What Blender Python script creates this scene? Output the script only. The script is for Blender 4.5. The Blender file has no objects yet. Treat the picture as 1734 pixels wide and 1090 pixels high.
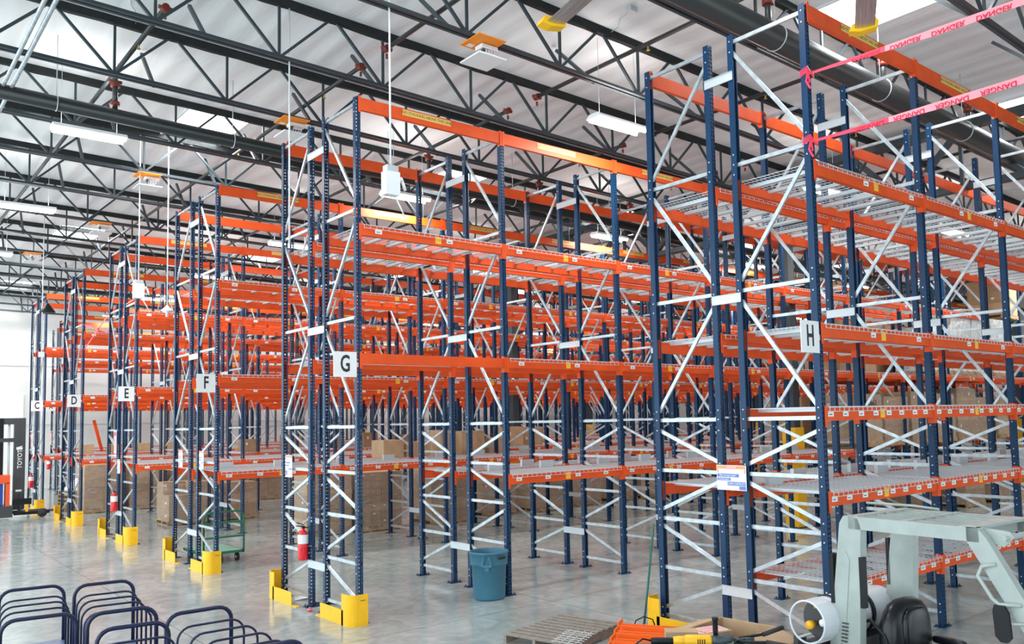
import bpy, math, random
from mathutils import Vector, Matrix
random.seed(7)
PI = math.pi
COL = bpy.context.scene.collection
WORLD, LAMP, SKYP, EXPO, UPL = 3.1, 105, 150, 0.26, 15

# ------------------------------------------------------------------ materials
MATS = {}
def mat(name, col, rough=0.5, metal=0.0, emit=None, alpha=None, noise=0.0, nscale=8.0, bump=0.0, bscale=20.0, spec=None, coat=0.0, stretch=None, var=None):
    m = bpy.data.materials.new(name); m.use_nodes = True
    nt = m.node_tree; N = nt.nodes; L = nt.links
    b = N['Principled BSDF']
    c = (col[0], col[1], col[2], 1)
    b.inputs['Base Color'].default_value = c
    b.inputs['Roughness'].default_value = rough
    b.inputs['Metallic'].default_value = metal
    if spec is not None: b.inputs['Specular IOR Level'].default_value = spec
    if coat: b.inputs['Coat Weight'].default_value = coat
    if emit:
        b.inputs['Emission Color'].default_value = (emit[0], emit[1], emit[2], 1)
        b.inputs['Emission Strength'].default_value = emit[3]
    if alpha is not None: b.inputs['Alpha'].default_value = alpha
    if noise or bump:
        tc = N.new('ShaderNodeTexCoord'); mp = N.new('ShaderNodeMapping')
        L.new(tc.outputs['Object'], mp.inputs['Vector'])
        if stretch: mp.inputs['Scale'].default_value = stretch
        nz = N.new('ShaderNodeTexNoise'); nz.inputs['Scale'].default_value = nscale; nz.inputs['Detail'].default_value = 4
        L.new(mp.outputs[0], nz.inputs['Vector'])
        if noise:
            r = N.new('ShaderNodeMix'); r.data_type = 'RGBA'
            v = var or tuple(x * (1 - noise) for x in col)
            r.inputs['A'].default_value = (v[0], v[1], v[2], 1)
            r.inputs['B'].default_value = (min(1, col[0] * (1 + noise * .4)), min(1, col[1] * (1 + noise * .4)), min(1, col[2] * (1 + noise * .4)), 1)
            cr = N.new('ShaderNodeMapRange'); cr.inputs['From Min'].default_value = .35; cr.inputs['From Max'].default_value = .65
            L.new(nz.outputs['Fac'], cr.inputs['Value']); L.new(cr.outputs[0], r.inputs['Factor'])
            L.new(r.outputs['Result'], b.inputs['Base Color'])
        if bump:
            nb = N.new('ShaderNodeTexNoise'); nb.inputs['Scale'].default_value = bscale; nb.inputs['Detail'].default_value = 3
            L.new(mp.outputs[0], nb.inputs['Vector'])
            bp = N.new('ShaderNodeBump'); bp.inputs['Strength'].default_value = bump; bp.inputs['Distance'].default_value = .05
            L.new(nb.outputs['Fac'], bp.inputs['Height']); L.new(bp.outputs[0], b.inputs['Normal'])
    MATS[name] = m
    return m
blue = mat('rack_blue', (.0014, .033, .095), .38, .0, noise=.15, nscale=3, spec=.32)
blue_p = mat('rack_blue_punched', (.0014, .033, .095), .38, spec=.32)
orange = mat('beam_orange', (.80, .088, .010), .5, noise=.15, nscale=2, spec=.35)
galv = mat('galvanised', (.52, .57, .60), .36, .6, noise=.2, nscale=9)
galvb = mat('galvanised_bright', (.58, .62, .64), .42, .4)
wire = mat('deck_wire', (.68, .71, .73), .4, .3)
yellow = mat('guard_yellow', (1.0, .52, .004), .4, noise=.06)
ytag = mat('tag_yellow', (1.0, .50, .01), .5)
tagline = mat('sticker_yellow', (.75, .50, .12), .5)
white = mat('white_paint', (.8, .82, .82), .45)
label_w = mat('label_white', (.82, .82, .82), .5)
black = mat('black_plastic', (.010, .010, .012), .45, spec=.25)
blackm = mat('black_rubber', (.02, .02, .022), .7)
ink = mat('ink', (.02, .02, .025), .6)
truss_m = mat('truss_grey', (.035, .052, .062), .42, .2)
truss_k = mat('truss_black', (.008, .012, .013), .75, bump=.6, bscale=6)
girder_m = mat('girder_grey', (.05, .065, .075), .45, .2)
pipe_k = mat('pipe_black', (.018, .02, .02), .3, .3)
pipe_g = mat('pipe_dark_steel', (.06, .065, .065), .35, .5)
redp = mat('pipe_red', (.20, .025, .012), .5)
ext_red = mat('extinguisher_red', (.75, .012, .02), .25, coat=.5)
navy = mat('cart_navy', (.006, .010, .045), .3, spec=.4)
platf = mat('cart_platform', (.10, .16, .27), .3)
cart_green = mat('cart_green', (.005, .17, .07), .35)
cart_deck = mat('cart_deck_green', (.25, .50, .38), .3)
bin_m = mat('bin_blue', (.045, .17, .25), .45, noise=.08, nscale=4)
wood = mat('weathered_wood', (.27, .235, .20), .8, noise=.22, nscale=5, stretch=(1, 6, 6))
wood2 = mat('pallet_wood', (.45, .30, .16), .8, noise=.3, nscale=6)
card = mat('cardboard', (.40, .25, .14), .75, noise=.14, nscale=5)
card2 = mat('cardboard_pale', (.50, .33, .19), .75, noise=.12, nscale=5)
card3 = mat('cardboard_inside', (.36, .20, .10), .8)
tapem = mat('packing_tape', (.5, .42, .32), .3)
fork_w = mat('forklift_grey', (.36, .40, .375), .4, noise=.12, nscale=6, coat=.2)
fork_d = mat('forklift_dark', (.05, .055, .06), .5)
tank_w = mat('tank_white', (.62, .64, .68), .35, .1)
seat_k = mat('seat_vinyl', (.008, .009, .012), .30, spec=.35)
brass = mat('brass', (.55, .35, .08), .35, .8)
alum = mat('brushed_aluminium', (.50, .50, .48), .3, .8, noise=.3, nscale=5, stretch=(.4, 12, 1))
grindy = mat('grinder_yellow', (.85, .42, .01), .4)
pan_or = mat('panel_orange', (.95, .28, .01), .5)
pink = mat('tape_red', (.95, .045, .10), .4)
pinkl = mat('tape_pink', (1.0, .30, .36), .4)
pinkt = mat('tape_print', (.62, .0, .04), .5)
truck_o = mat('truck_orange', (.85, .10, .02), .4)
truck_b = mat('truck_blue', (.02, .05, .3), .5)
wrapw = mat('film_white', (.75, .78, .78), .2, noise=.2, nscale=6, bump=.8, bscale=7)
door_w = mat('door_panel_white', (.92, .94, .93), .4)
wallm = mat('wall_paint', (.74, .74, .72), .7, noise=.04, nscale=.6)
lampm = mat('tube_glow', (1, 1, 1), .5, emit=(1, .97, .92, 9))
greenp = mat('pole_green', (.005, .12, .09), .35)
tealf = mat('bench_green', (.01, .12, .09), .4)
pure_or = mat('orange_new', (.95, .14, .01), .35)
blue_hdr = mat('sign_blue', (.14, .22, .55), .5)
sal = mat('sign_salmon', (.9, .33, .20), .5)

def holes(m, bx, pitch, hw, hh):
    nt = m.node_tree; N = nt.nodes; L = nt.links
    b = N['Principled BSDF']; out = N['Material Output']
    tc = N.new('ShaderNodeTexCoord'); sp = N.new('ShaderNodeSeparateXYZ'); L.new(tc.outputs['Object'], sp.inputs[0])
    def mt(op, a, bb=None):
        n = N.new('ShaderNodeMath'); n.operation = op
        for i, v in enumerate((a, bb)):
            if v is None: continue
            if isinstance(v, (int, float)): n.inputs[i].default_value = v
            else: L.new(v, n.inputs[i])
        return n.outputs[0]
    ax = mt('ABSOLUTE', sp.outputs['X']); dx = mt('ABSOLUTE', mt('SUBTRACT', ax, bx))
    inx = mt('LESS_THAN', dx, hw)
    fz = mt('MODULO', sp.outputs['Z'], pitch); dz = mt('ABSOLUTE', mt('SUBTRACT', fz, pitch / 2))
    inz = mt('LESS_THAN', dz, hh)
    f = mt('MULTIPLY', inx, inz)
    tr = N.new('ShaderNodeBsdfTransparent'); mx = N.new('ShaderNodeMixShader')
    L.new(f, mx.inputs[0]); L.new(b.outputs[0], mx.inputs[1]); L.new(tr.outputs[0], mx.inputs[2]); L.new(mx.outputs[0], out.inputs['Surface'])
holes(blue_p, .021, .0508, .0098, .0135)

def film_mat():
    m = bpy.data.materials.new('stretch_film'); m.use_nodes = True
    nt = m.node_tree; N = nt.nodes; L = nt.links
    b = N['Principled BSDF']; b.inputs['Base Color'].default_value = (.8, .8, .78, 1); b.inputs['Roughness'].default_value = .12
    tc = N.new('ShaderNodeTexCoord'); mp = N.new('ShaderNodeMapping'); mp.inputs['Scale'].default_value = (1, 1, 4)
    L.new(tc.outputs['Object'], mp.inputs[0])
    nz = N.new('ShaderNodeTexNoise'); nz.inputs['Scale'].default_value = 3.5; nz.inputs['Detail'].default_value = 5; nz.inputs['Distortion'].default_value = 1.2
    L.new(mp.outputs[0], nz.inputs['Vector'])
    bp = N.new('ShaderNodeBump'); bp.inputs['Strength'].default_value = 1; bp.inputs['Distance'].default_value = .12
    L.new(nz.outputs['Fac'], bp.inputs['Height']); L.new(bp.outputs[0], b.inputs['Normal'])
    cr = N.new('ShaderNodeMapRange'); cr.inputs['From Min'].default_value = .5; cr.inputs['From Max'].default_value = .75; cr.inputs['To Min'].default_value = .12; cr.inputs['To Max'].default_value = .6
    L.new(nz.outputs['Fac'], cr.inputs['Value'])
    tr = N.new('ShaderNodeBsdfTransparent'); mx = N.new('ShaderNodeMixShader')
    L.new(cr.outputs[0], mx.inputs[0]); L.new(tr.outputs[0], mx.inputs[1]); L.new(b.outputs[0], mx.inputs[2]); L.new(mx.outputs[0], N['Material Output'].inputs['Surface'])
    return m
film = film_mat()

def floor_mat():
    m = bpy.data.materials.new('polished_concrete'); m.use_nodes = True
    nt = m.node_tree; N = nt.nodes; L = nt.links; b = N['Principled BSDF']
    tc = N.new('ShaderNodeTexCoord')
    n1 = N.new('ShaderNodeTexNoise'); n1.inputs['Scale'].default_value = .55; n1.inputs['Detail'].default_value = 8; n1.inputs['Distortion'].default_value = .6
    L.new(tc.outputs['Object'], n1.inputs['Vector'])
    n2 = N.new('ShaderNodeTexNoise'); n2.inputs['Scale'].default_value = 3.2; n2.inputs['Detail'].default_value = 6; n2.inputs['Distortion'].default_value = 1.5
    L.new(tc.outputs['Object'], n2.inputs['Vector'])
    r1 = N.new('ShaderNodeValToRGB'); e = r1.color_ramp.elements
    e[0].position = .3; e[0].color = (.28, .325, .32, 1); e[1].position = .7; e[1].color = (.42, .47, .46, 1)
    L.new(n1.outputs['Fac'], r1.inputs[0])
    r2 = N.new('ShaderNodeValToRGB'); e = r2.color_ramp.elements
    e[0].position = .35; e[0].color = (.82, .84, .84, 1); e[1].position = .68; e[1].color = (1.12, 1.1, 1.08, 1)
    L.new(n2.outputs['Fac'], r2.inputs[0])
    mx = N.new('ShaderNodeMix'); mx.data_type = 'RGBA'; mx.blend_type = 'MULTIPLY'; mx.inputs['Factor'].default_value = 1
    L.new(r1.outputs[0], mx.inputs['A']); L.new(r2.outputs[0], mx.inputs['B'])
    # control joints
    sp = N.new('ShaderNodeSeparateXYZ'); L.new(tc.outputs['Object'], sp.inputs[0])
    js = []
    for ax, per, off in (('X', 4.6, 1.9), ('Y', 4.6, .8)):
        a = N.new('ShaderNodeMath'); a.operation = 'ADD'; a.inputs[1].default_value = 460 + off; L.new(sp.outputs[ax], a.inputs[0])
        q = N.new('ShaderNodeMath'); q.operation = 'MODULO'; q.inputs[1].default_value = per; L.new(a.outputs[0], q.inputs[0])
        l = N.new('ShaderNodeMath'); l.operation = 'LESS_THAN'; l.inputs[1].default_value = .012; L.new(q.outputs[0], l.inputs[0]); js.append(l)
    mxx = N.new('ShaderNodeMath'); mxx.operation = 'MAXIMUM'; L.new(js[0].outputs[0], mxx.inputs[0]); L.new(js[1].outputs[0], mxx.inputs[1])
    m2 = N.new('ShaderNodeMix'); m2.data_type = 'RGBA'; m2.inputs['B'].default_value = (.12, .12, .12, 1)
    L.new(mxx.outputs[0], m2.inputs['Factor']); L.new(mx.outputs['Result'], m2.inputs['A']); L.new(m2.outputs['Result'], b.inputs['Base Color'])
    rr = N.new('ShaderNodeMapRange'); rr.inputs['To Min'].default_value = .06; rr.inputs['To Max'].default_value = .24
    L.new(n2.outputs['Fac'], rr.inputs['Value']); L.new(rr.outputs[0], b.inputs['Roughness'])
    b.inputs['Specular IOR Level'].default_value = .9
    bp = N.new('ShaderNodeBump'); bp.inputs['Strength'].default_value = .12; bp.inputs['Distance'].default_value = .01
    L.new(n2.outputs['Fac'], bp.inputs['Height']); L.new(bp.outputs[0], b.inputs['Normal'])
    return m
def ceil_mat():
    m = bpy.data.materials.new('roof_insulation'); m.use_nodes = True
    nt = m.node_tree; N = nt.nodes; L = nt.links; b = N['Principled BSDF']
    b.inputs['Roughness'].default_value = .55
    tc = N.new('ShaderNodeTexCoord'); mp = N.new('ShaderNodeMapping'); mp.inputs['Scale'].default_value = (1.5, .22, 1); mp.inputs['Rotation'].default_value = (0, 0, .25)
    L.new(tc.outputs['Object'], mp.inputs[0])
    nz = N.new('ShaderNodeTexNoise'); nz.inputs['Scale'].default_value = 1.3; nz.inputs['Detail'].default_value = 4; nz.inputs['Distortion'].default_value = .8
    L.new(mp.outputs[0], nz.inputs['Vector'])
    mp2 = N.new('ShaderNodeMapping'); mp2.inputs['Scale'].default_value = (.9, .12, 1)
    L.new(tc.outputs['Object'], mp2.inputs[0])
    wv = N.new('ShaderNodeTexWave'); wv.inputs['Scale'].default_value = .75; wv.inputs['Distortion'].default_value = 3; wv.inputs['Detail'].default_value = 2
    L.new(mp2.outputs[0], wv.inputs['Vector'])
    ad = N.new('ShaderNodeMath'); ad.operation = 'MULTIPLY_ADD'; ad.inputs[1].default_value = .45
    L.new(wv.outputs['Fac'], ad.inputs[0]); L.new(nz.outputs['Fac'], ad.inputs[2])
    bp = N.new('ShaderNodeBump'); bp.inputs['Strength'].default_value = .5; bp.inputs['Distance'].default_value = .07
    L.new(ad.outputs[0], bp.inputs['Height']); L.new(bp.outputs[0], b.inputs['Normal'])
    r = N.new('ShaderNodeValToRGB'); e = r.color_ramp.elements
    e[0].position = .3; e[0].color = (.80, .81, .82, 1); e[1].position = .7; e[1].color = (.87, .875, .88, 1)
    L.new(nz.outputs['Fac'], r.inputs[0]); L.new(r.outputs[0], b.inputs['Base Color'])
    return m

# ------------------------------------------------------------------ mesh builder
class MB:
    def __init__(s): s.v = []; s.f = []; s.m = []; s.sm = []
    def face(s, idx, m=0, sm=False): s.f.append(idx); s.m.append(m); s.sm.append(sm)
    def box(s, a, b, m=0):
        x0, y0, z0 = a; x1, y1, z1 = b; n = len(s.v)
        s.v += [(x0,y0,z0),(x1,y0,z0),(x1,y1,z0),(x0,y1,z0),(x0,y0,z1),(x1,y0,z1),(x1,y1,z1),(x0,y1,z1)]
        for q in ((0,3,2,1),(4,5,6,7),(0,1,5,4),(1,2,6,5),(2,3,7,6),(3,0,4,7)): s.face([n+i for i in q], m)
        return s
    def cbox(s, c, d, m=0):
        return s.box((c[0]-d[0]/2,c[1]-d[1]/2,c[2]-d[2]/2),(c[0]+d[0]/2,c[1]+d[1]/2,c[2]+d[2]/2), m)
    def bar(s, p, q, w, h, m=0, up=(0,0,1)):
        p = Vector(p); q = Vector(q); d = (q-p).normalized(); u = Vector(up)
        if abs(d.dot(u)) > .98: u = Vector((1,0,0))
        r = d.cross(u).normalized(); u = r.cross(d); n = len(s.v)
        for e in (p, q):
            for a, b in ((-1,-1),(1,-1),(1,1),(-1,1)): s.v.append(tuple(e + r*a*w/2 + u*b*h/2))
        for k in ((0,3,2,1),(4,5,6,7),(0,1,5,4),(1,2,6,5),(2,3,7,6),(3,0,4,7)): s.face([n+i for i in k], m)
        return s
    def tube(s, pts, r, n=8, m=0, closed=False, cap=True):
        P = [Vector(p) for p in pts]; rings = []
        N = len(P); prev = None
        for i, p in enumerate(P):
            if closed: d = (P[(i+1)%N]-P[i-1]).normalized()
            else: d = (P[min(i+1,N-1)]-P[max(i-1,0)]).normalized()
            if prev is None:
                u = Vector((0,0,1)) if abs(d.z) < .9 else Vector((1,0,0))
            else: u = prev
            a = d.cross(u)
            if a.length < 1e-6: a = d.cross(Vector((0,1,0)))
            a.normalize(); u = a.cross(d).normalized(); prev = u
            rr = r[i] if isinstance(r, (list, tuple)) else r
            b0 = len(s.v)
            for k in range(n):
                t = 2*PI*k/n; s.v.append(tuple(p + a*math.cos(t)*rr + u*math.sin(t)*rr))
            rings.append(b0)
        R = list(zip(rings, rings[1:])) + ([(rings[-1], rings[0])] if closed else [])
        for b0, b1 in R:
            for k in range(n):
                j = (k+1) % n; s.face([b0+k, b0+j, b1+j, b1+k], m, n > 5)
        if cap and not closed:
            s.face([rings[0]+k for k in range(n)][::-1], m); s.face([rings[-1]+k for k in range(n)], m)
        return s
    def cyl(s, p, q, r, n=16, m=0): return s.tube([p, q], r, n, m)
    def lathe(s, prof, c=(0,0,0), n=24, m=0, axis='z'):
        rings = []
        for (r, z) in prof:
            b0 = len(s.v)
            for k in range(n):
                t = 2*PI*k/n; a, b = r*math.cos(t), r*math.sin(t)
                if axis == 'z': q = (c[0]+a, c[1]+b, c[2]+z)
                elif axis == 'x': q = (c[0]+z, c[1]+a, c[2]+b)
                else: q = (c[0]+b, c[1]+z, c[2]+a)
                s.v.append(q)
            rings.append(b0)
        for b0, b1 in zip(rings, rings[1:]):
            for k in range(n):
                j = (k+1)%n; s.face([b0+k, b0+j, b1+j, b1+k], m, True)
        return s
    def prism(s, poly, a, b, axis='x', m=0):
        n = len(poly); b0 = len(s.v)
        for t in (a, b):
            for (p, q) in poly:
                s.v.append((t,p,q) if axis=='x' else (p,t,q) if axis=='y' else (p,q,t))
        for k in range(n):
            j = (k+1)%n; s.face([b0+k, b0+j, b0+n+j, b0+n+k], m)
        s.face([b0+k for k in range(n)][::-1], m); s.face([b0+n+k for k in range(n)], m)
        return s
    def strip(s, path, z0, z1, t, m=0):
        for (p, q) in zip(path, path[1:]):
            s.bar((p[0],p[1],(z0+z1)/2), (q[0],q[1],(z0+z1)/2), t, z1-z0, m)
        return s
    def mesh(s, name, mats):
        me = bpy.data.meshes.new(name); me.from_pydata(s.v, [], s.f)
        for x in (mats if isinstance(mats, (list, tuple)) else [mats]): me.materials.append(x)
        for p, k, sm in zip(me.polygons, s.m, s.sm): p.material_index = k; p.use_smooth = sm
        me.update(); return me
    def build(s, name, mats, parent=None, loc=(0,0,0), rz=0):
        return put(name, s.mesh(name, mats), parent, loc, rz)
def put(name, me, parent=None, loc=(0,0,0), rz=0, rot=None):
    o = bpy.data.objects.new(name, me); COL.objects.link(o)
    if parent: o.parent = parent
    o.location = loc; o.rotation_euler = rot if rot else (0,0,rz)
    return o
def thing(name, label, cat, loc=(0,0,0), rz=0, group=None):
    o = bpy.data.objects.new(name, None); o.empty_display_size = .1; COL.objects.link(o)
    o.location = loc; o.rotation_euler = (0,0,rz); return tag(o, label, cat, group)
def tag(o, label, cat, group=None):
    o['label'] = label; o['category'] = cat
    if group: o['group'] = group
    return o
def struct(o): o['kind'] = 'structure'; return o
_txt = {}
def text_mesh(s, size, m, ext=.0015, bold=0.0):
    key = (s, size, m.name)
    if key in _txt: return _txt[key]
    cu = bpy.data.curves.new('lettering', 'FONT'); cu.body = s; cu.size = size; cu.align_x = 'CENTER'; cu.align_y = 'CENTER'; cu.extrude = ext; cu.offset = bold
    cu.resolution_u = 3
    ob = bpy.data.objects.new('tmp', cu); COL.objects.link(ob)
    dg = bpy.context.evaluated_depsgraph_get(); dg.update()
    me = bpy.data.meshes.new_from_object(ob.evaluated_get(dg)); me.materials.clear(); me.materials.append(m)
    bpy.data.objects.remove(ob); _txt[key] = me; return me
def rr_path(w, h, r, n=5):   # inverted U in XZ plane, width w, height h
    pts = [(-w/2, 0)]
    for k in range(n+1):
        t = PI - k*PI/2/n; pts.append((-w/2+r+r*math.cos(t), h-r+r*math.sin(t)))
    for k in range(n+1):
        t = PI/2 - k*PI/2/n; pts.append((w/2-r+r*math.cos(t), h-r+r*math.sin(t)))
    pts.append((w/2, 0)); return pts

# ------------------------------------------------------------------ building shell
SL = -.02                      # roof slope along X
def rz_(x): return SL*x
X0, X1, Y0, Y1 = -14, 38, -15, 34.3
b = MB().box((X0, Y0, -.3), (X1, Y1, 0)); struct(b.build('floor', floor_mat()))
# ceiling with skylight openings
SKY = []
for i in range(-2, 6):
    for j in range(-2, 3):
        cx = .32 + 6.1*i; cy = 7.45 + 12.0*j
        if X0 < cx-.7 and cx+.7 < X1 and Y0 < cy-1.1 and cy+1.1 < Y1: SKY.append((cx, cy))
def ceiling():
    xs = sorted(set([X0, X1] + [c[0]-.62 for c in SKY] + [c[0]+.62 for c in SKY]))
    ys = sorted(set([Y0, Y1] + [c[1]-1.1 for c in SKY] + [c[1]+1.1 for c in SKY]))
    m = MB()
    for a, b2 in zip(xs, xs[1:]):
        for c, d in zip(ys, ys[1:]):
            mx, my = (a+b2)/2, (c+d)/2
            if any(abs(mx-s[0]) < .62 and abs(my-s[1]) < 1.1 for s in SKY): continue
            n = len(m.v)
            for z in (8.92, 9.2):
                m.v += [(a,c,z+rz_(a)),(b2,c,z+rz_(b2)),(b2,d,z+rz_(b2)),(a,d,z+rz_(a))]
            m.face([n+3,n+2,n+1,n]); m.face([n+4,n+5,n+6,n+7])
            for k in range(4): m.face([n+k, n+(k+1)%4, n+4+(k+1)%4, n+4+k])
    return m
struct(ceiling().build('ceiling', ceil_mat()))
skm = mat('skylight_dome', (.9, .9, .88), .4, emit=(1, .985, .95, 5.0))
for k, (cx, cy) in enumerate(SKY):
    m = MB(); z = 8.98+rz_(cx)
    m.box((cx-.62, cy-1.1, z), (cx+.62, cy+1.1, z+.03))
    w = struct(m.build('window_%d' % (k+1), skm))
    fr = MB()
    for a, c in (((cx-.64,cy-1.12,8.90+rz_(cx)),(cx-.60,cy+1.12,z)), ((cx+.60,cy-1.12,8.90+rz_(cx)),(cx+.64,cy+1.12,z)),
                 ((cx-.6,cy-1.12,8.90+rz_(cx)),(cx+.6,cy-1.08,z)), ((cx-.6,cy+1.08,8.90+rz_(cx)),(cx+.6,cy+1.12,z))): fr.box(a, c)
    fr.build('skylight_curb', white, w)
struct(MB().box((X0, Y1, 0), (X1, Y1+.3, 9.3)).build('wall_back', wallm))
struct(MB().box((X1, Y0, 0), (X1+.3, Y1+.3, 8.6)).build('wall_right', wallm))
m = MB(); m.box((X0, Y0-.3, 4.4), (X1+.3, Y0, 9.6))
for a, c in ((X0,-12.5),(-7.5,-5.5),(-.5,1.5),(6.5,8.5),(13.5,X1+.3)): m.box((a, Y0-.3, 0), (c, Y0, 4.4))
struct(m.build('wall_light_baffle', wallm))  # unseen wall added to cut light from behind the camera; openings admit some low
m = MB()
m.box((-3.0, Y1-.05, 0), (1.15, Y1, 4.3))
struct(m.build('door_1', door_w))
m = MB()
for z in (2.9, 5.6): m.box((X0, Y1-.03, z), (X1, Y1, z+.012)); 
struct(m.build('trim_1', mat('wall_joint', (.42,.42,.41), .8)))

# trusses (open web joists) along X
JY = [-13.1, -10.7, -8.3, -5.87, -3.45, -1.13, 1.2, 3.35, 6.1, 8.25, 10.7, 13.4, 16.0, 18.7, 21.1, 23.6, 26.1, 28.6, 31.1, 33.4]
def joist():
    xa, xb = X0+.1, X1-.1
    top = MB(); n = int((xb-xa)/.42)
    rnd = random.Random(3)
    prev = None
    for i in range(n+1):
        x = xa+(xb-xa)*i/n; zl = 8.825+rz_(x)-rnd.random()*.03; zh = 8.93+rz_(x)
        k = len(top.v); top.v += [(x,-.045,zl),(x,.045,zl),(x,.065,zh),(x,-.065,zh)]
        if prev is not None:
            for q in range(4):
                j = (q+1)%4; top.face([prev+q, prev+j, k+j, k+q])
        prev = k
    bot = MB()
    for y in (-.045, .045):
        bot.bar((xa, y, 8.0+rz_(xa)), (xb, y, 8.0+rz_(xb)), .05, .012)
        bot.bar((xa, y*.45, 8.03+rz_(xa)), (xb, y*.45, 8.03+rz_(xb)), .01, .06)
    web = MB(); P = 1.715
    for k in range(-7, 24):
        x = -2.33+P*k
        if x < xa+.9 or x > xb-.9: continue
        zb, zt = 8.02+rz_(x), 8.83+rz_(x)
        web.bar((x,0,zb),(x,0,zt),.035,.035)
        web.bar((x,0,zb),(x-P/2+.06,0,8.83+rz_(x-P/2)),.04,.04)
        web.bar((x,0,zb),(x+P/2-.06,0,8.83+rz_(x+P/2)),.04,.04)
    return top.mesh('top_chord', truss_k), bot.mesh('bottom_chord', truss_m), web.mesh('web_lattice', truss_m)
jt, jb, jw = joist()
km = MB()
km.bar((0,.03,8.0),(0.05,.95,8.86),.05,.05)
kmesh = km.mesh('knee_brace', girder_m)
for i, y in enumerate(JY):
    r = bpy.data.objects.new('roof_truss', None); COL.objects.link(r); r.location = (0, y, 0); struct(r)
    for nm, me in (('top_chord', jt), ('bottom_chord', jb), ('web_lattice', jw)): struct(put(nm, me, r))
    for x in (-4.7, -1.65, 1.0, 1.94+1.7, 6.3, 9.0, 14.7, 17.7, 20.8):
        struct(put('knee_brace', kmesh, r, (x + (-.1 if i % 2 else .0), 0, rz_(x))))
# girders along Y and the columns that carry them
def girder(x):
    r = bpy.data.objects.new('roof_girder', None); COL.objects.link(r); r.location = (x, 0, rz_(x)); struct(r)
    ch = MB(); ch.box((-.13, Y0+.1, 8.62), (.13, Y1-.1, 8.78)); ch.box((-.10, Y0+.1, 7.38), (-.02, Y1-.1, 7.5)); ch.box((.02, Y0+.1, 7.38), (.10, Y1-.1, 7.5))
    struct(ch.build('girder_chord', girder_m, r))
    w = MB(); y = Y0+1.2; k = 0
    while y+2.4 < Y1:
        w.bar((0,y,7.45),(0,y+1.2,8.65),.11,.11); w.bar((0,y+2.4,7.45),(0,y+1.2,8.65),.11,.11); w.bar((0,y+1.2,7.45),(0,y+1.2,8.65),.07,.07)
        y += 2.4
    struct(w.build('web_lattice', girder_m, r))
girder(12.08); girder(25.6)
for (x, y, z1) in ((12.08, 1.22, 7.38), (12.08, 11.97, 7.38), (12.08, 22.68, 7.38), (25.6, 1.22, 7.1), (25.6, 11.97, 7.1), (25.6, 22.68, 7.1)):
    c = thing('steel_column', 'square grey steel building column standing between the racks, yellow sleeve at its foot' if (x,y)==(12.08,1.22) else 'square grey steel building column deep among the far racks', 'column', (x,y,0), group=None if (x,y)==(12.08,1.22) else 'columns deep among the racks')
    m = MB(); m.box((-.125,-.125,0),(.125,.125,z1-.25)); m.box((-.2,-.2,0),(.2,.2,.03)); m.build('column_shaft', girder_m, c)
    s = MB(); s.box((-.18,-.18,.0),(.18,-.15,2.35)); s.box((-.18,.15,.0),(.18,.18,2.35)); s.box((-.18,-.15,0),(-.15,.15,2.35)); s.box((.15,-.15,0),(.18,.15,2.35)); s.build('column_guard', yellow, c)
# ------------------------------------------------------------------ pipes and hanging gear
def pipe_main(y, z, r, mt, lab, xa, xb, hx):
    t = thing('sprinkler_main', lab, 'pipe', (0,y,0))
    m = MB(); m.tube([(xa,0,z+rz_(xa)),(xb,0,z+rz_(xb))], r, 20); m.build('pipe_run', mt, t)
    for x in hx:
        h = MB(); c = (x, 0, z+rz_(x))
        h.tube([(x, math.cos(a)*(r+.008), c[2]+math.sin(a)*(r+.008)) for a in [2*PI*k/16 for k in range(16)]], .008, 6, closed=True)
        h.cyl((x,0,c[2]+r),(x,0,8.9+rz_(x)),.007,6)
        h.build('pipe_hanger', galvb, t)
pipe_main(4.5, 7.78, .115, pipe_k, 'thick black sprinkler main running under the roof above the rack marked F', -13, 37, [-2.9, -.1, 3.2, 6.3, 9.4, 14, 18, 22])
pipe_main(-3.98, 7.85, .17, pipe_g, 'very thick dark steel pipe under the roof above the rack marked H', -13, 37, [-2, 1.2, 4.2, 7.0, 9.9, 14, 18])
first = None
for k in range(-3, 11):
    x = -2.05+3.05*k; dz = rz_(x)
    for (ya, yb, which) in ((1.75, 21.6, 0), (-14, .9, 1)):
        t = thing('sprinkler_branch', 'dark sprinkler branch pipe crossing the roof trusses above the left racks' if which == 0 else 'dark sprinkler branch pipe crossing the roof trusses above the rack marked H', 'pipe', (x, 0, dz), 0, 'branch pipes on the left half of the roof' if which == 0 else 'branch pipes over the near right half of the roof')
        m = MB(); m.cyl((0,ya,8.52),(0,yb,8.52),.036,10); m.build('pipe_run', pipe_g, t)
        e = MB(); yy = ya if which == 0 else yb
        e.cyl((0,yy-.05,8.52),(0,yy+.05,8.52),.055,12); e.cyl((-.09,yy,8.52),(.09,yy,8.52),.03,8); e.cyl((0,yy,8.43),(0,yy,8.36),.02,8)
        e.build('pipe_coupling', redp, t)
        ry = 4.5 if which == 0 else -3.98
        v = MB(); v.cyl((0,ry,7.9),(0,ry,8.5),.042,10); v.build('riser', pipe_g, t)
        v = MB()
        for zz in (7.98, 8.3): v.cyl((0,ry,zz-.035),(0,ry,zz+.035),.075,12)
        v.cyl((-.1,ry,8.36),(.1,ry,8.36),.03,8); v.build('riser_coupling', redp, t)
        for yh in ([3.1, 7.2, 9.6, 12.1] if which == 0 else [-1.8, -6.4]):
            s = MB(); s.cyl((0,yh,8.49),(0,yh,8.42),.014,8); s.cyl((0,yh,8.42),(0,yh,8.41),.03,8); s.build('sprinkler_head', brass, t)
t = thing('conduit', 'grey electrical conduit crossing the upper left corner, nearer the racks', 'conduit', (-3.52,0,0)); MB().cyl((0,-14,7.93),(0,33,7.93),.03,10).build('conduit_run', pipe_g if False else galv, t)
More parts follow.
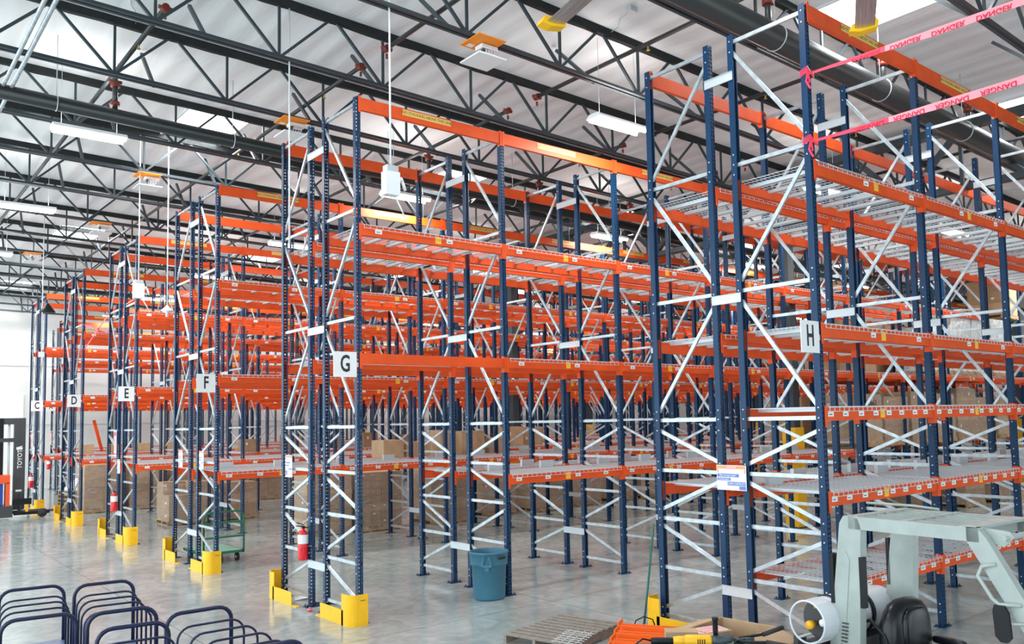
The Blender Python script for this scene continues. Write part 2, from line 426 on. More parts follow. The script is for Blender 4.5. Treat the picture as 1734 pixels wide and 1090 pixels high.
t = thing('conduit', 'grey electrical conduit crossing the upper left corner, outermost of the pair', 'conduit', (-3.63,0,0)); MB().cyl((0,-14,7.93),(0,33,7.93),.028,10).build('conduit_run', galv, t)

# fluorescent fixtures
def fixture(x, y, z, lab, grp=None):
    t = thing('ceiling_light', lab, 'light fixture', (x,y,z), 0, grp)
    h = MB(); h.prism([(-.17,0),(.17,0),(.10,.07),(-.10,.07)], -.56, .56, 'x'); h.build('lamp_housing', white, t)
    for yy in (-.10, .10):
        MB().cyl((-.54,yy,-.022),(.54,yy,-.022),.03,8).build('lamp_tube', lampm, t)
    for xx in (-.42, .42):
        MB().cyl((xx,0,.07),(xx,0,8.9+rz_(x)-z),.004,5).build('hanger_wire', galvb, t)
fx = []
for j, y in enumerate((-.88, 5.0, 11.0, 17.0, 23.0, 29.0)):
    for i in range(0, 6):
        x = (4.28 if j == 0 else -2.32)+6.1*i
        if x > 34: continue
        fx.append((x, y))
for (x, y) in fx:
    if (x, y) == (4.28, -.88): lab, g = 'lit twin-tube ceiling light hanging just left of the rack marked H', None
    elif (x, y) == (-2.32, 5.0): lab, g = 'lit twin-tube ceiling light hanging in the upper left, under the black pipe', None
    elif abs(x-3.78) < .1 and y == 5.0: lab, g = 'lit twin-tube ceiling light glowing behind the white box on the pole', None
    else: lab, g = 'lit twin-tube ceiling light glowing between the racks farther in', 'ceiling lights farther in'
    fixture(x, y, 7.55+rz_(x), lab, g)
for x, y in ((-8.4, -7), (-8.4, 5), (-8.4, 17)): fixture(x, y, 7.7, 'lit twin-tube ceiling light out over the open floor on the left', 'ceiling lights over the open floor')

# wireless reader units: orange plate, white box and white panel
def reader(x, y, sc, lab, dz=0):
    t = thing('wireless_reader', lab, 'reader unit', (x, y, 7.98+rz_(x)+dz))
    m = MB(); m.cbox((0,-.02,0),(.47*sc,.47*sc,.014)); m.build('backing_plate', pan_or, t)
    m = MB(); m.cbox((-.11*sc,.13*sc,-.009),(.09,.09,.004)); m.build('paper_label', label_w, t)
    m = MB(); m.cbox((.09*sc,.02,-.05),(.27*sc,.17*sc,.06)); m.build('reader_box', white, t)
    m = MB(); m.cyl((0,-.03,-.01),(0,-.03,-.24),.014,8); m.cbox((0,-.03,-.12),(.05,.05,.06)); m.build('bracket', girder_m, t)
    m = MB(); m.cbox((0,-.02,-.26),(.47*sc,.47*sc,.022)); m.build('antenna_panel', white, t)
    for k in range(4):
        px = .0+k*.05*sc
        m = MB(); m.tube([(px+.02,-.06,-.08),(px-.01,-.1,-.17),(px*.4,-.05,-.2),(0,-.02,-.19)],.006,6); m.build('cable', white, t)
reader(1.38, -1.1, 1.0, 'orange and white wireless reader unit hung from the truss in the upper middle')
reader(-.52, 8.35, 1.0, 'orange and white wireless reader unit hung in the upper left above the rack marked E')
reader(.55, 3.45, 1.0, 'orange and white wireless reader unit just behind the top of the rack marked G')
reader(-.3, 13.5, 1.0, 'orange and white wireless reader unit small in the distance below the left skylight')
reader(-1.0, 18.8, 1.0, 'orange and white wireless reader unit farthest off by the left edge')
# drop poles
def drop(x, y, z, kind, lab, box='instrument_box'):
    t = thing('drop_pole', lab, 'hanging pole', (x,y,0))
    MB().cyl((0,0,z),(0,0,8.92+rz_(x)),.013,8).build('pole', white, t)
    if kind == 'box':
        m = MB(); m.cbox((0,0,z-.16),(.20,.13,.30)); m.build('instrument_box', white, t)
        m = MB(); m.cbox((0,0,z+.03),(.16,.12,.08)); m.build('junction_box', galvb, t)
        m = MB(); m.cyl((.09,0,z-.1),(.16,0,z-.08),.035,10); m.cyl((.16,0,z-.08),(.2,-.02,z-.22),.02,8); m.build('camera_arm', white, t)
        m = MB(); m.cyl((-.06,-.02,z-.31),(-.25,-.05,z-.46),.006,6); m.cyl((.08,.02,z-.31),(.22,.03,z-.55),.009,6); m.build('antenna', white, t)
    elif kind == 'cone':
        MB().lathe([(.012,.05),(.05,.0),(.12,-.06),(.12,-.08),(.03,-.12),(.03,-.2),(0,-.2)],(0,0,z),16).build('horn', white, t)
    elif kind == 'bell':
        MB().lathe([(.02,.26),(.06,.22),(.2,.02),(.2,0),(0,0)],(0.12,0,5.9),16).build('bell_shade', black, t)
        m = MB(); m.cbox((0,0,z),(.12,.12,.14)); m.build('instrument_box', white, t)
drop(-.12, -1.13, 5.85, 'box', 'white pole hanging from the roof with a white box before rack G')
drop(-.69, 8.25, 5.66, 'box', 'white pole hanging from the roof with a small white box near the rack marked E')
drop(-.12, 8.25, 5.2, 'cone', 'thin white pole with a small white cone hanging left of the rack marked F')
drop(-1.16, 16.0, 4.73, 'bell', 'white pole with a black bell shape hanging at the far left')
drop(-.46, 1.2, 5.3, 'none', 'thin bare rod hanging beside the leftmost post of the rack marked G')
# junction boxes on the roof with cable
for (x, y, l) in ((-2.35, 2.4, 'small grey junction box on the roof in the upper left'), (3.6, -1.9, 'small grey junction box on the roof above the hanging light by rack H')):
    t = thing('junction_box', l, 'junction box', (x,y,8.88+rz_(x)))
    MB().cbox((0,0,0),(.14,.10,.09)).build('box_body', galvb, t)
    MB().tube([(0,0,0),(.1,.35,.02),(.22,.5,-.02),(.3,.9,.0)],.008,6).build('cable', galvb, t)

# large ceiling fan: two blades reach into the picture
t = thing('ceiling_fan', 'large ceiling fan with brushed blades and yellow tips, top of the picture', 'fan', (-1.34,-8.38,6.22))
MB().lathe([(0,.35),(.28,.33),(.33,.1),(.33,-.1),(.1,-.18),(0,-.18)],(0,0,0),24).build('hub', alum, t)
MB().cyl((0,0,.3),(0,0,2.6),.04,10).build('downrod', girder_m, t)
bl = MB(); bl.prism([(-.085,-.012),(-.03,.012),(.06,.006),(.09,-.012),(.03,-.02)], .3, 3.56, 'x'); blm = bl.mesh('blade', alum)
tp = MB(); tp.prism([(-.12,.03),(-.09,.075),(.11,.03),(.14,-.03),(.04,-.05),(-.1,-.03)], 3.55, 3.66, 'x'); tpm = tp.mesh('blade_tip', yellow)
for k in range(8):
    a = math.radians(30.5+k*45+(2.5 if k == 1 else 0))
    o = put('blade', blm, t, (0,0,0), a); put('blade_tip', tpm, o)

# ------------------------------------------------------------------ racks
W, D = 2.515, .977
HT = 7.2
def post_mesh():
    m = MB(); z0, z1 = .0, HT
    w, d, t = .038, .038, .003
    m.box((-w,-d,z0),(w,-d+t,z1),1)
    m.box((-w,-d+t,z0),(-w+t,d,z1)); m.box((w-t,-d+t,z0),(w,d,z1))
    m.box((-w+t,d-t,z0),(-w+.016,d,z1)); m.box((w-.016,d-t,z0),(w-t,d,z1))
    # side bolts row
    return m
PM = post_mesh().mesh('upright_post', [blue, blue_p])
def foot_add(m, y, mi=0):
    m.box((-.11,y-.065,0),(.11,y+.065,.012), mi)
def foot_mesh():
    m = MB(); foot_add(m, 0)
    for sx in (-.085,.085):
        for sy in (-.04,.04): m.cyl((sx,sy,.012),(sx,sy,.04),.009,6)
    return m
FM = foot_mesh().mesh('foot_plate', blue)
HZ = [.18, .78, 1.39, 1.99, 2.62, 4.12, 5.62, 7.12]
DG = [(.28,.66),(1.30,.88),(1.50,1.89),(2.49,2.10),(2.73,4.00),(5.50,4.24),(5.74,6.99)]   # (z at outer post, z at inner post)
def cbrace(m, p, q, mi=0):
    # C channel opening to +X
    P = Vector(p); Q = Vector(q); d = (Q-P).normalized(); u = Vector((1,0,0)).cross(d).normalized()
    m.bar(P+Vector((-.012,0,0)), Q+Vector((-.012,0,0)), .002, .042, mi, up=tuple(u))
    for s in (-1, 1):
        m.bar(P+u*s*.021, Q+u*s*.021, .026, .002, mi, up=tuple(u))
def bracing(m, mi=0):
    for z in HZ: cbrace(m, (0,.0,z), (0,D,z), mi)
    for a, b2 in DG: cbrace(m, (0,.015,a), (0,D-.015,b2), mi)
hb = MB(); cbrace(hb, (0,.0,0), (0,D,0))
HB = hb.mesh('horizontal_brace', galv)
DB = []
for a, b2 in DG:
    q = MB(); cbrace(q, (0,.015,a), (0,D-.015,b2)); DB.append(q.mesh('diagonal_brace', galv))
def bolt_mesh(zs):
    m = MB()
    for z in zs: m.cyl((-.046,0,z),(-.036,0,z),.009,6)
    return m
BOLT = bolt_mesh(sorted(HZ+[a for a, _ in DG]+[b2 for _, b2 in DG])).mesh('bolt_row', galvb)
def frame_far(name='upright_frame'):
    m = MB()
    pm = post_mesh()
    for (yy, fl) in ((0, 1), (D, -1)):
        n = len(m.v); m.v += [(x*fl, yy+y*fl, z) for x, y, z in pm.v]
        for f, k in zip(pm.f, pm.m): m.face([n+i for i in f], k)
        foot_add(m, yy, 0)
    bracing(m, 2)
    return m.mesh(name, [blue, blue_p, galv])
FF = frame_far()
BL = W-.076
def beam_mesh(h, step=True, labels=None, inmesh=False):
    m = MB(); x = BL/2
    if step: m.prism([(-.032,0),(.032,0),(.032,h-.042),(.004,h-.042),(.004,h),(-.032,h)], -x, x, 'x')
    else: m.prism([(-.028,0),(.028,0),(.028,h),(-.028,h)], -x, x, 'x')
    for s in (-1, 1):
        m.box((s*(x)-.004 if s > 0 else -x-.002, -.036, h-.215), (s*x+.004 if s > 0 else -x+.004, .034, h+.03))
        a, b2 = sorted((s*x-s*.004, s*(x+.036))); m.box((a,-.041,h-.215),(b2,-.035,h+.02))
    return m
BH = .145
lbm = MB(); lbm.box((-.055,-.0345,-.03),(.055,-.0325,.03)); lbm.box((-.035,-.0352,-.012),(.02,-.0344,-.002),1); LBL = lbm.mesh('location_label', [label_w, girder_m])
ytm = MB(); ytm.box((-.05,-.0355,-.055),(.05,-.033,.05)); ytm.box((-.03,-.0362,-.03),(.03,-.0354,.02),1); YTG = ytm.mesh('yellow_tag', [ytag, tagline])
BI = .115
beamI = beam_mesh(BI).mesh('beam', orange)
STOP = (lambda m: (m.box((-.14,-.003,0),(.14,.0,.125)), m.box((-.14,0,.0),(-.137,.05,.125)), m.box((.137,0,.0),(.14,.05,.125)), m)[-1])(MB()).mesh('back_stop', galvb)
beamN = beam_mesh(BH).mesh('beam', orange)
beamT = beam_mesh(.175, False).mesh('top_beam', orange)
def add_labels(m, xs, yx, z):
    for x in xs: m.box((x-.055,-.0345,z-.03),(x+.055,-.0325,z+.03),1)
    if yx is not None: m.box((yx-.05,-.0355,z-.055),(yx+.05,-.033,z+.05),2)
bb = beam_mesh(BH); add_labels(bb, (-.95,.15,.75), -.02, .075); beamF = bb.mesh('beam', [orange, label_w, ytag])
bb = beam_mesh(BH); add_labels(bb, (-1.0,-.4,.22,.85), .06, .075); beamF2 = bb.mesh('beam', [orange, label_w, ytag])
def deck_add(m, xc, w, dh):
    # dh half depth ; wires, waterfall, channels ; local z=0 at the beam top
    n = int(round(w/.1)); z = .004
    for i in range(n+1):
        x = xc-w/2+w*i/n
        m.box((x-.0025,-dh,z-.002),(x+.0025,dh,z+.003))
        for s in (-1, 1):
            a, b2 = sorted((s*dh, s*(dh-.006))); m.box((x-.003,a,-.045),(x+.003,b2,z))
    k = int(2*dh/.06)
    for j in range(k+1):
        y = -dh+.02+(2*dh-.04)*j/k
        m.box((xc-w/2,y-.0022,z+.003),(xc+w/2,y+.0022,z+.0072))
    for s in (-1, 1):
        a, b2 = sorted((s*dh, s*(dh+.006))); m.box((xc-w/2,a,-.046),(xc+w/2,b2,-.040)); m.box((xc-w/2,a,-.004),(xc+w/2,b2,.002))
    for q in (-.38, 0, .38):
        m.box((xc+q*w/1.18-.024,-dh+.04,-.040),(xc+q*w/1.18+.024,dh-.04,-.037),1)
        for s in (-1,1):
            e = xc+q*w/1.18+s*.024; m.box((min(e,e-s*.003),-dh+.04,-.037),(max(e,e-s*.003),dh-.04,-.002),1)
dm = MB(); deck_add(dm, 0, 1.17, D/2+.071); DECK = dm.mesh('wire_deck', [wire, galvb])
dm = MB(); deck_add(dm, -.602, 1.17, D/2+.071); deck_add(dm, .602, 1.17, D/2+.071); DECK2 = dm.mesh('wire_deck', [wire, galvb])
nsm = MB(); nsm.box((-.42,-.0305,-.042),(.42,-.0285,.042)); NSM = nsm.mesh('stacking_sticker', tagline)
NST = text_mesh('NO STACKING ABOVE THIS LINE', .058, ink, .0006)
spm = MB(); spm.box((-.003,0,-.05),(.0,.01,.05))
SPC = {}
def spacer(fl):
    if fl not in SPC:
        m = MB(); x = -.042
        m.box((x-.003,-.03,-.055),(x,fl+.03,.055)); m.box((x-.016,-.03,.052),(x,fl+.03,.055)); m.box((x-.016,-.03,-.055),(x,fl+.03,-.052))
        SPC[fl] = m.mesh('row_spacer', galvb)
    return SPC[fl]

def rack(label, X, Y, s, nb, levels, near=False, flue=None, top=True, skip_top=(), grp=None, stick=True, det=99):
    """levels: list of (z, bays, deck, label mode). s=+1 aisle face looks to -Y."""
    t = thing('pallet_rack', label, 'pallet rack', (X, Y, 0), 0, grp)
    r0, r1 = (0, PI) if s > 0 else (PI, 0)
    for i in range(nb+1):
        x = i*W
        if near and i <= det:
            po = put('upright_post', PM, t, (x, 0, 0), r0); put('foot_plate', FM, po)
            pi_ = put('upright_post', PM, t, (x, s*D, 0), r1); put('foot_plate', FM, pi_)
            put('bolt_row', BOLT, t, (x, 0, 0)); put('bolt_row', BOLT, t, (x, s*D, 0))
            for z in HZ:
                put('horizontal_brace', HB, t, (x, 0 if s > 0 else -D, z))
            for q in DB:
                o = put('diagonal_brace', q, t, (x, 0, 0)); o.scale = (1, s, 1)
        else:
            o = put('upright_frame', FF, t, (x, 0, 0)); o.scale = (1, s, 1)
        if flue:
            for z in (.63, 4.04, 6.7): put('row_spacer', spacer(flue), t, (x, D, z))
    for (z, bays, deck, lab) in levels:
        for i in bays:
            xc = (i+.5)*W
            if near:
                me = beamN
            else: me = beamF if (i % 2) else beamF2
            bo = put('beam', me, t, (xc, -s*.010, z-BH), r0)
            if deck: put('beam', beamI, t, (xc, s*(D+.010), z-BI), r1)
            if deck and near and 1.5 < z < 2 and i < 9:
                for q in (-.74, .38): put('back_stop', STOP, t, (xc+q, s*(D-.02), z+.01))
            if near and lab is not None:
                for xl in lab[0]: put('location_label', LBL, bo, (xl if s > 0 else -xl, 0, .075))
                for xl in lab[1]: put('yellow_tag', YTG, bo, (xl if s > 0 else -xl, 0, .075))
            if deck:
                if near:
                    for q in (-.602, .602): put('wire_deck', DECK, t, (xc+q, s*D/2, z))
                else: put('wire_deck', DECK2, t, (xc, s*D/2, z))
    if top:
        for i in range(nb):
            if i in skip_top: continue
            xc = (i+.5)*W
            bo = put('top_beam', beamT, t, (xc, -s*.010, 7.2-.175), r0)
            if stick:
                x = (-.1+random.uniform(-.03,.03)) if s > 0 else .1
                st = put('stacking_sticker', NSM, bo, (x, 0, .115))
                if near and s > 0 and i < 5: put('lettering', NST, st, (0,-.0312,0), rot=(PI/2,0,0))
    return t
FL = .490
allb = range
L3 = [(-.95,.3,.9),(0.1,)]
# row H
FH = .3624
HX, HY = 2.60, -5.3636
many = ([-1.13,-.83,-.5,-.18,.12,.42,.75,1.02],[-.03])
labL = ([-.2,1.0],[-.06])
lab3 = ([-.15,.95],[.08])
rack('tall blue and orange pallet rack marked H, run facing right, nearest the forklift', HX+.06, HY, 1, 6,
     [(.86, range(0,2), True, many), (1.82, range(6), True, many), (2.73, range(6), True, many), (3.63, range(6), True, lab3), (5.42, range(6), True, lab3)], near=True, flue=FH)
rack('blue and orange pallet rack back to back behind the one marked H', HX+.06, HY+2*D+FH, -1, 7,
     [(1.82, range(7), True, labL), (3.63, range(7), True, labL), (5.42, range(7), True, labL)], near=True)
# row G
labG1 = ([-1.04,-.45,.2,.84],[-.02,])
labG3 = ([-.95,.24],[.04])
rack('blue and orange pallet rack marked G, front run with a plain beam beside its sign', 0, 0, 1, 10,
     [(1.82, range(1,5), True, labG1), (3.62, range(0,1), False, None), (3.62, range(1,10), True, labG3), (5.40, range(0,8), True, labG3)], near=True, flue=FL)
rack('tall blue and orange pallet rack back to back behind the one marked G', 0, 2*D+FL, -1, 10,
     [(1.82, range(1,10), True, labG1), (3.62, range(0,10), True, labG3), (5.40, range(0,8), True, labG3)], near=True, det=5)
STD = lambda nb: [(1.82, range(nb), True, labG1), (3.62, range(nb), True, labG3), (5.40, range(nb), True, labG3)]
rack('blue and orange pallet rack marked F, front run, with the green cart under it', -.03, 5.4465, 1, 14, STD(14), near=True, flue=FL, det=3)
rack('blue and orange pallet rack back to back behind the one marked F', -.03, 5.4465+2*D+FL, -1, 14, STD(14))
rack('blue and orange pallet rack marked E, front run with a fire extinguisher near its foot', -.08, 10.746, 1, 14, STD(14), flue=FL)
rack('blue and orange pallet rack back to back behind the one marked E', -.08, 10.746+2*D+FL, -1, 14, STD(14))
rack('blue and orange pallet rack marked D, front run', -.135, 16.018, 1, 14, STD(14), flue=FL)
rack('blue and orange pallet rack back to back behind the one marked D', -.135, 16.018+2*D+FL, -1, 14, STD(14))
rack('blue and orange pallet rack marked C, front run, by the reach truck', -.163, 21.461, 1, 14, STD(14), flue=FL)
rack('blue and orange pallet rack back to back behind the one marked C', -.163, 21.461+2*D+FL, -1, 14, STD(14))
rack('blue and orange pallet rack in the unmarked row behind the row marked C, front run', 1.7, 26.9, 1, 13, STD(13), flue=FL)
rack('blue and orange pallet rack in the unmarked row behind the row marked C, rear run', 1.7, 26.9+2*D+FL, -1, 13, STD(13))
rack('blue and orange pallet rack marked A, last one against the pale back wall', 2.11, 32.2, 1, 13, STD(13))

# ------------------------------------------------------------------ signs, guards, extinguishers
def letter_sign(ch, x, y, z, w=.34, h=.34):
    # x = left edge of the end post; the board stands out from it towards the open floor
    t = thing('aisle_sign', 'white square aisle sign with black letter %s on the rack end' % ch, 'sign', (x-w/2, y, z))
    MB().box((-w/2,-.004,-h/2),(w/2,.004,h/2)).build('sign_board', label_w, t)
    MB().box((w/2-.02,.004,-.03),(w/2+.03,.012,.03)).build('sign_clip', galvb, t)
    put('lettering', text_mesh(ch, .30, ink, .001, .006), t, (0,-.0055,0), rot=(PI/2,0,0)).scale = (.68,1.05,1)
letter_sign('G', -.045, -.045, 3.46)
letter_sign('F', -.075, 5.40, 3.46)
letter_sign('E', -.125, 10.70, 3.46)
letter_sign('D', -.18, 15.97, 3.46)
letter_sign('C', -.205, 21.41, 3.46)
letter_sign('A', 2.06, 32.15, 3.68, .36, .36)
letter_sign('H', 2.615, -5.41, 3.48)
def guard(x, y, s, lab):
    t = thing('post_guard', lab, 'rack guard', (x,y,0))
    m = MB()
    rail = [(-.21, s*.74), (-.21, s*.05)]
    m.strip(rail, .0, .2, .012)
    m.box((-.21, min(s*.74,s*.9), 0), (-.15, max(s*.74,s*.9), .012))
    arc = [(-.21, s*.10), (-.21, -s*.04)] + [(-.10+-.11*math.cos(a), -s*(.04+.12*math.sin(a))) for a in [k*PI/2/6 for k in range(1,7)]] + [(.04, -s*.16)]
    m.strip(arc, .0, .41, .012)
    m.build('guard_shell', yellow, t)
    k = MB(); k.box((-.07, -s*.167-.0005, .33), (.0, -s*.167+.0005, .338)); k.build('maker_mark', ink, t)
for ch, x, y in (('G',0,0),('F',-.03,5.4465),('E',-.08,10.746),('D',-.135,16.018),('C',-.163,21.461)):
    guard(x, y, 1, 'yellow steel guard at the near corner post of the rack marked %s' % ch)
    if ch != 'C': guard(x, y+2*D+FL, -1, 'yellow steel guard at the far corner post behind the rack marked %s' % ch)
# H: one guard at the far corner
guard(HX+.06, HY+2*D+FH, -1, 'yellow steel guard beside the green pole, at the left post of rack H')
def extinguisher(x, y, z, lab, tagd=True):
    t = thing('fire_extinguisher', lab, 'fire extinguisher', (x,y,z))
    MB().lathe([(0,0),(.07,.0),(.078,.02),(.078,.34),(.06,.40),(.025,.43),(.02,.46),(0,.46)],(0,0,0),16).build('cylinder_body', ext_red, t)
    MB().lathe([(.0795,.24),(.0795,.37)],(0,0,0),16).build('instruction_label', label_w, t)
    m = MB(); m.cbox((0,0,.475),(.04,.04,.03)); m.bar((0,0,.49),(-.11,0,.50),.02,.012); m.bar((0,0,.51),(-.10,0,.55),.02,.012); m.build('valve_handle', black, t)
    MB().tube([(.02,0,.47),(.08,-.03,.46),(.10,-.04,.36),(.095,-.03,.2)],.011,8).build('hose', blackm, t)
    m = MB(); m.box((-.03,.077,.05),(.03,.085,.42)); m.build('wall_hook', ext_red, t)
extinguisher(-.1, 1.54, .68, 'red fire extinguisher hung low on the middle post of rack G')
extinguisher(-.19, 12.12, .66, 'red fire extinguisher hung on the middle post of rack E')
extinguisher(-.27, 22.85, .72, 'red fire extinguisher hung beside the black mast at rack C')
extinguisher(2.0, 33.1, .9, 'red fire extinguisher hung at the far rack marked A')
def cap_sign(x, y, z, w, h, lab, big=False):
    t = thing('capacity_sign', lab, 'sign', (x,y,z))
    MB().box((-.003,-w/2,-h/2),(.003,w/2,h/2)).build('sign_board', label_w, t)
    def el(y0, z0, y1, z1, mt, nm):   # y measured from left edge as seen from -X (left = +Y)
        m = MB(); m.box((-.0045, w/2-y1*w, h/2-z1*h), (-.003, w/2-y0*w, h/2-z0*h)); return m.build(nm, mt, t)
    if big:
        el(.02,.02,.98,.15,sal,'header_band'); el(.02,.16,.06,.32,sal,'header_band'); el(.94,.16,.98,.32,sal,'header_band')
        el(.02,.345,.76,.475,blue_hdr,'field_band'); el(.02,.51,.48,.62,blue_hdr,'field_band'); el(.36,.66,.98,.81,blue_hdr,'field_band'); el(.76,.83,.98,.97,blue_hdr,'field_band')
        for s, yy, zz, sz, mt in (('WARNING', .5, .085, .03, label_w), ('Max storage height:', .38, .41, .03, label_w), ('Commodity:', .25, .565, .03, label_w), ('LOAD CAPACITY', .67, .735, .034, label_w)):
            put('lettering', text_mesh(s, sz, mt, .0008), t, (-.0055, w/2-yy*w, h/2-zz*h), rot=(PI/2,0,-PI/2))
        m = MB()
        for yy in (.1,.2,.8,.92):
            cy = w/2-yy*w; m.prism([(cy-.014,h/2-.13*h),(cy+.014,h/2-.13*h),(cy,h/2-.04*h)],-.0055,-.0045,'x')
            m.build('warning_triangle', ytag, t); m = MB()
    else:
        el(.02,.02,.98,.12,sal,'header_band'); el(.06,.32,.7,.38,blue_hdr,'field_band'); el(.06,.44,.55,.5,blue_hdr,'field_band'); el(.5,.6,.95,.66,blue_hdr,'field_band'); el(.06,.7,.3,.9,blue_hdr,'field_band')
cap_sign(2.6, -4.20, 1.94, .42, .29, 'load capacity warning sign spanning the two middle posts of rack H', True)
cap_sign(-.05, 2.17, 2.03, .24, .34, 'white load capacity sheet on the left half of rack G')
cap_sign(-.09, 7.35, 2.03, .24, .34, 'white load capacity sheet on the left half of rack F')
cap_sign(-.09, 6.1, 2.03, .24, .34, 'white load capacity sheet on the right half of rack F')
cap_sign(-.14, 11.95, 1.75, .24, .34, 'white load capacity sheet above the extinguisher on rack E')
cap_sign(-.22, 22.8, 1.95, .24, .34, 'white load capacity sheet on the rack marked C')
for (x,y,z,l) in ((-.14,12.3,2.3,'red and white fire notice above the extinguisher on rack E'),(-.22,23.2,2.35,'red and white fire notice on the rack marked C'),(2.05,33.0,2.3,'red and white fire notice on the far rack marked A')):
    t = thing('fire_notice', l, 'sign', (x,y,z)); MB().box((-.003,-.11,-.3),(.003,.11,.3)).build('sign_board', label_w, t)
    m = MB(); m.box((-.0045,-.1,.18),(-.003,.1,.28)); m.box((-.0045,-.1,-.28),(-.003,.1,-.24)); m.box((-.0045,-.1,-.24),(-.003,-.085,.18)); m.box((-.0045,.085,-.24),(-.003,.1,.18)); m.box((-.0045,-.05,-.18),(-.003,-.02,.12)); m.box((-.0045,.02,-.18),(-.003,.05,.12)); m.build('red_print', pink, t)

# danger tapes across the aisle right of rack H
def danger_tape(z0, z1, ye, lab, flip):
    t = thing('danger_tape', lab, 'barrier tape', (HX+.02, -5.42, 0))
    m = MB(); N_ = 40; prev = None
    for i in range(N_+1):
        u = i/N_; y = -u*(ye); z = z0+(z1-z0)*u-.10*math.sin(PI*u)*.5
        hh = .012+.026*min(1, u*3.2); tw = 0
        k = len(m.v); m.v += [(0,y,z-hh),(0,y,z+hh)]
        if prev is not None: m.face([prev, k, k+1, prev+1], 0 if u < .22 else 1)
        prev = k
    me = m.build('tape_strip', [pink, pinkl], t)
    for i in range(1, int((ye)/.42)):
        u = (i*.42+.25)/ye
        if u > .97: break
        y = -u*ye; z = z0+(z1-z0)*u-.10*math.sin(PI*u)*.5
        o = put('lettering', text_mesh('DANGER', .072, pinkt, .0006, .001), t, (-.004, y, z-.012), rot=(PI/2, 0, -PI/2))
        o.scale = (1.1, -1, 1) if flip else (-1.1, -1, 1)
    k = MB()
    for j in range(4):
        k.tube([(-.02-.04+.001*j,.07,z0+.02*j-.03),(-.064,-.03,z0-.0+.02*j),(.04,-.042,z0+.01-.02*j)],.007,5)
    k.tube([(-.05,-.03,z0),(-.06,-.01,z0-.10),(-.05,-.05,z0-.19)],.012,5); k.tube([(-.05,-.03,z0),(-.04,-.04,z0-.12)],.01,5)
    k.build('tape_knot', pink, t)
danger_tape(6.38, 6.36, 4.4, 'upper red and pink danger tape tied to the rack marked H', True)
danger_tape(5.62, 5.70, 4.4, 'lower red and pink danger tape tied to the rack marked H', False)
# red ribbons crossing at rack D
t = thing('danger_tape', 'red tape strung in a cross between the far left racks E and D', 'barrier tape', (-.12,13.25,0))
m = MB(); m.bar((0,0,5.15),(0,2.7,5.6),.004,.05); m.bar((0,0,5.6),(0,2.7,4.9),.004,.05); m.build('tape_strip', pink, t)

# ------------------------------------------------------------------ pallets and cartons
def pallet_mb(w=1.02, l=1.22):
    m = MB()
    for y in (-w/2+.02, 0, w/2-.02): m.box((-l/2,y-.02,.018),(l/2,y+.02,.105))
    n = 8
    for i in range(n):
        x = -l/2+.045+(l-.09)*i/(n-1); m.box((x-.045,-w/2,.105),(x+.045,w/2,.125))
    for x in (-l/2+.045, -.3, .3, l/2-.045): m.box((x-.045,-w/2,0),(x+.045,w/2,.018))
    return m
PAL = pallet_mb().mesh('wooden_base', wood2)
CM = {}
def carton_mesh(w, d, h, mt):
    var = random.choice((0,1,2,3,3)); k = (round(w,3), round(d,3), round(h,3), mt.name, var)
    if k not in CM:
        g = .004; m = MB(); m.box((-w/2+g,-d/2+g,0),(w/2-g,d/2-g,h-g))
        m.box((-w/2+g,-.025,h-g),(w/2-g,.025,h-g+.001),1)
        if var == 0: m.box((-.025-w*.2,-d/2+g-.001,h*.55),(.035-w*.2,-d/2+g,h*.72),2)
        if var == 1: m.box((-w/2+g-.001,-.04,h*.3),(-w/2+g,.05,h*.46),2)
        CM[k] = m.mesh('carton', [mt, tapem, label_w])
    return CM[k]
def load(x, y, z, h, lab, nx=2, ny=2, grp=None, wrap=True, rz=0, w=1.16, d=1.0, lay=.3, mt=None, whitewrap=False, miss=0, text=None):
    t = thing('pallet_load', lab, 'pallet of cartons', (x,y,z), rz, grp)
    put('wooden_base', PAL, t)
    nl = max(1, int(round((h-.125)/lay))); lh = (h-.125)/nl
    for k in range(nl):
        mm = mt or random.choice((card, card, card2))
        for i in range(nx):
            for j in range(ny):
                if k == nl-1 and miss and (i*ny+j) < miss: continue
                put('carton', carton_mesh(w/nx, d/ny, lh, mm), t, (-w/2+w/nx*(i+.5), -d/2+d/ny*(j+.5), .125+k*lh))
    if wrap:
        m = MB(); a, c = w/2+.012, d/2+.012
        N_ = 7; hh = h-.1
        ring = []
        pts = [(-a,-c),(0,-c-.01),(a,-c),(a+.01,0),(a,c),(0,c+.01),(-a,c),(-a-.01,0)]
        for k in range(N_+1):
            z_ = .08+hh*k/N_; b0 = len(m.v)
            for (px, py) in pts:
                q = random.uniform(-.006,.006); m.v.append((px+q, py+q, z_))
            ring.append(b0)
        for b0, b1 in zip(ring, ring[1:]):
            for k in range(8):
                j = (k+1)%8; m.face([b0+k,b0+j,b1+j,b1+k])
        if whitewrap: m.face([ring[-1]+k for k in range(8)])
        m.build('stretch_wrap', wrapw if whitewrap else film, t)
    if text:
        put('lettering', text_mesh(text, .2, ink, .001), t, (.12, -d/2-.025, h-.22), rot=(PI/2,0,0))
    return t
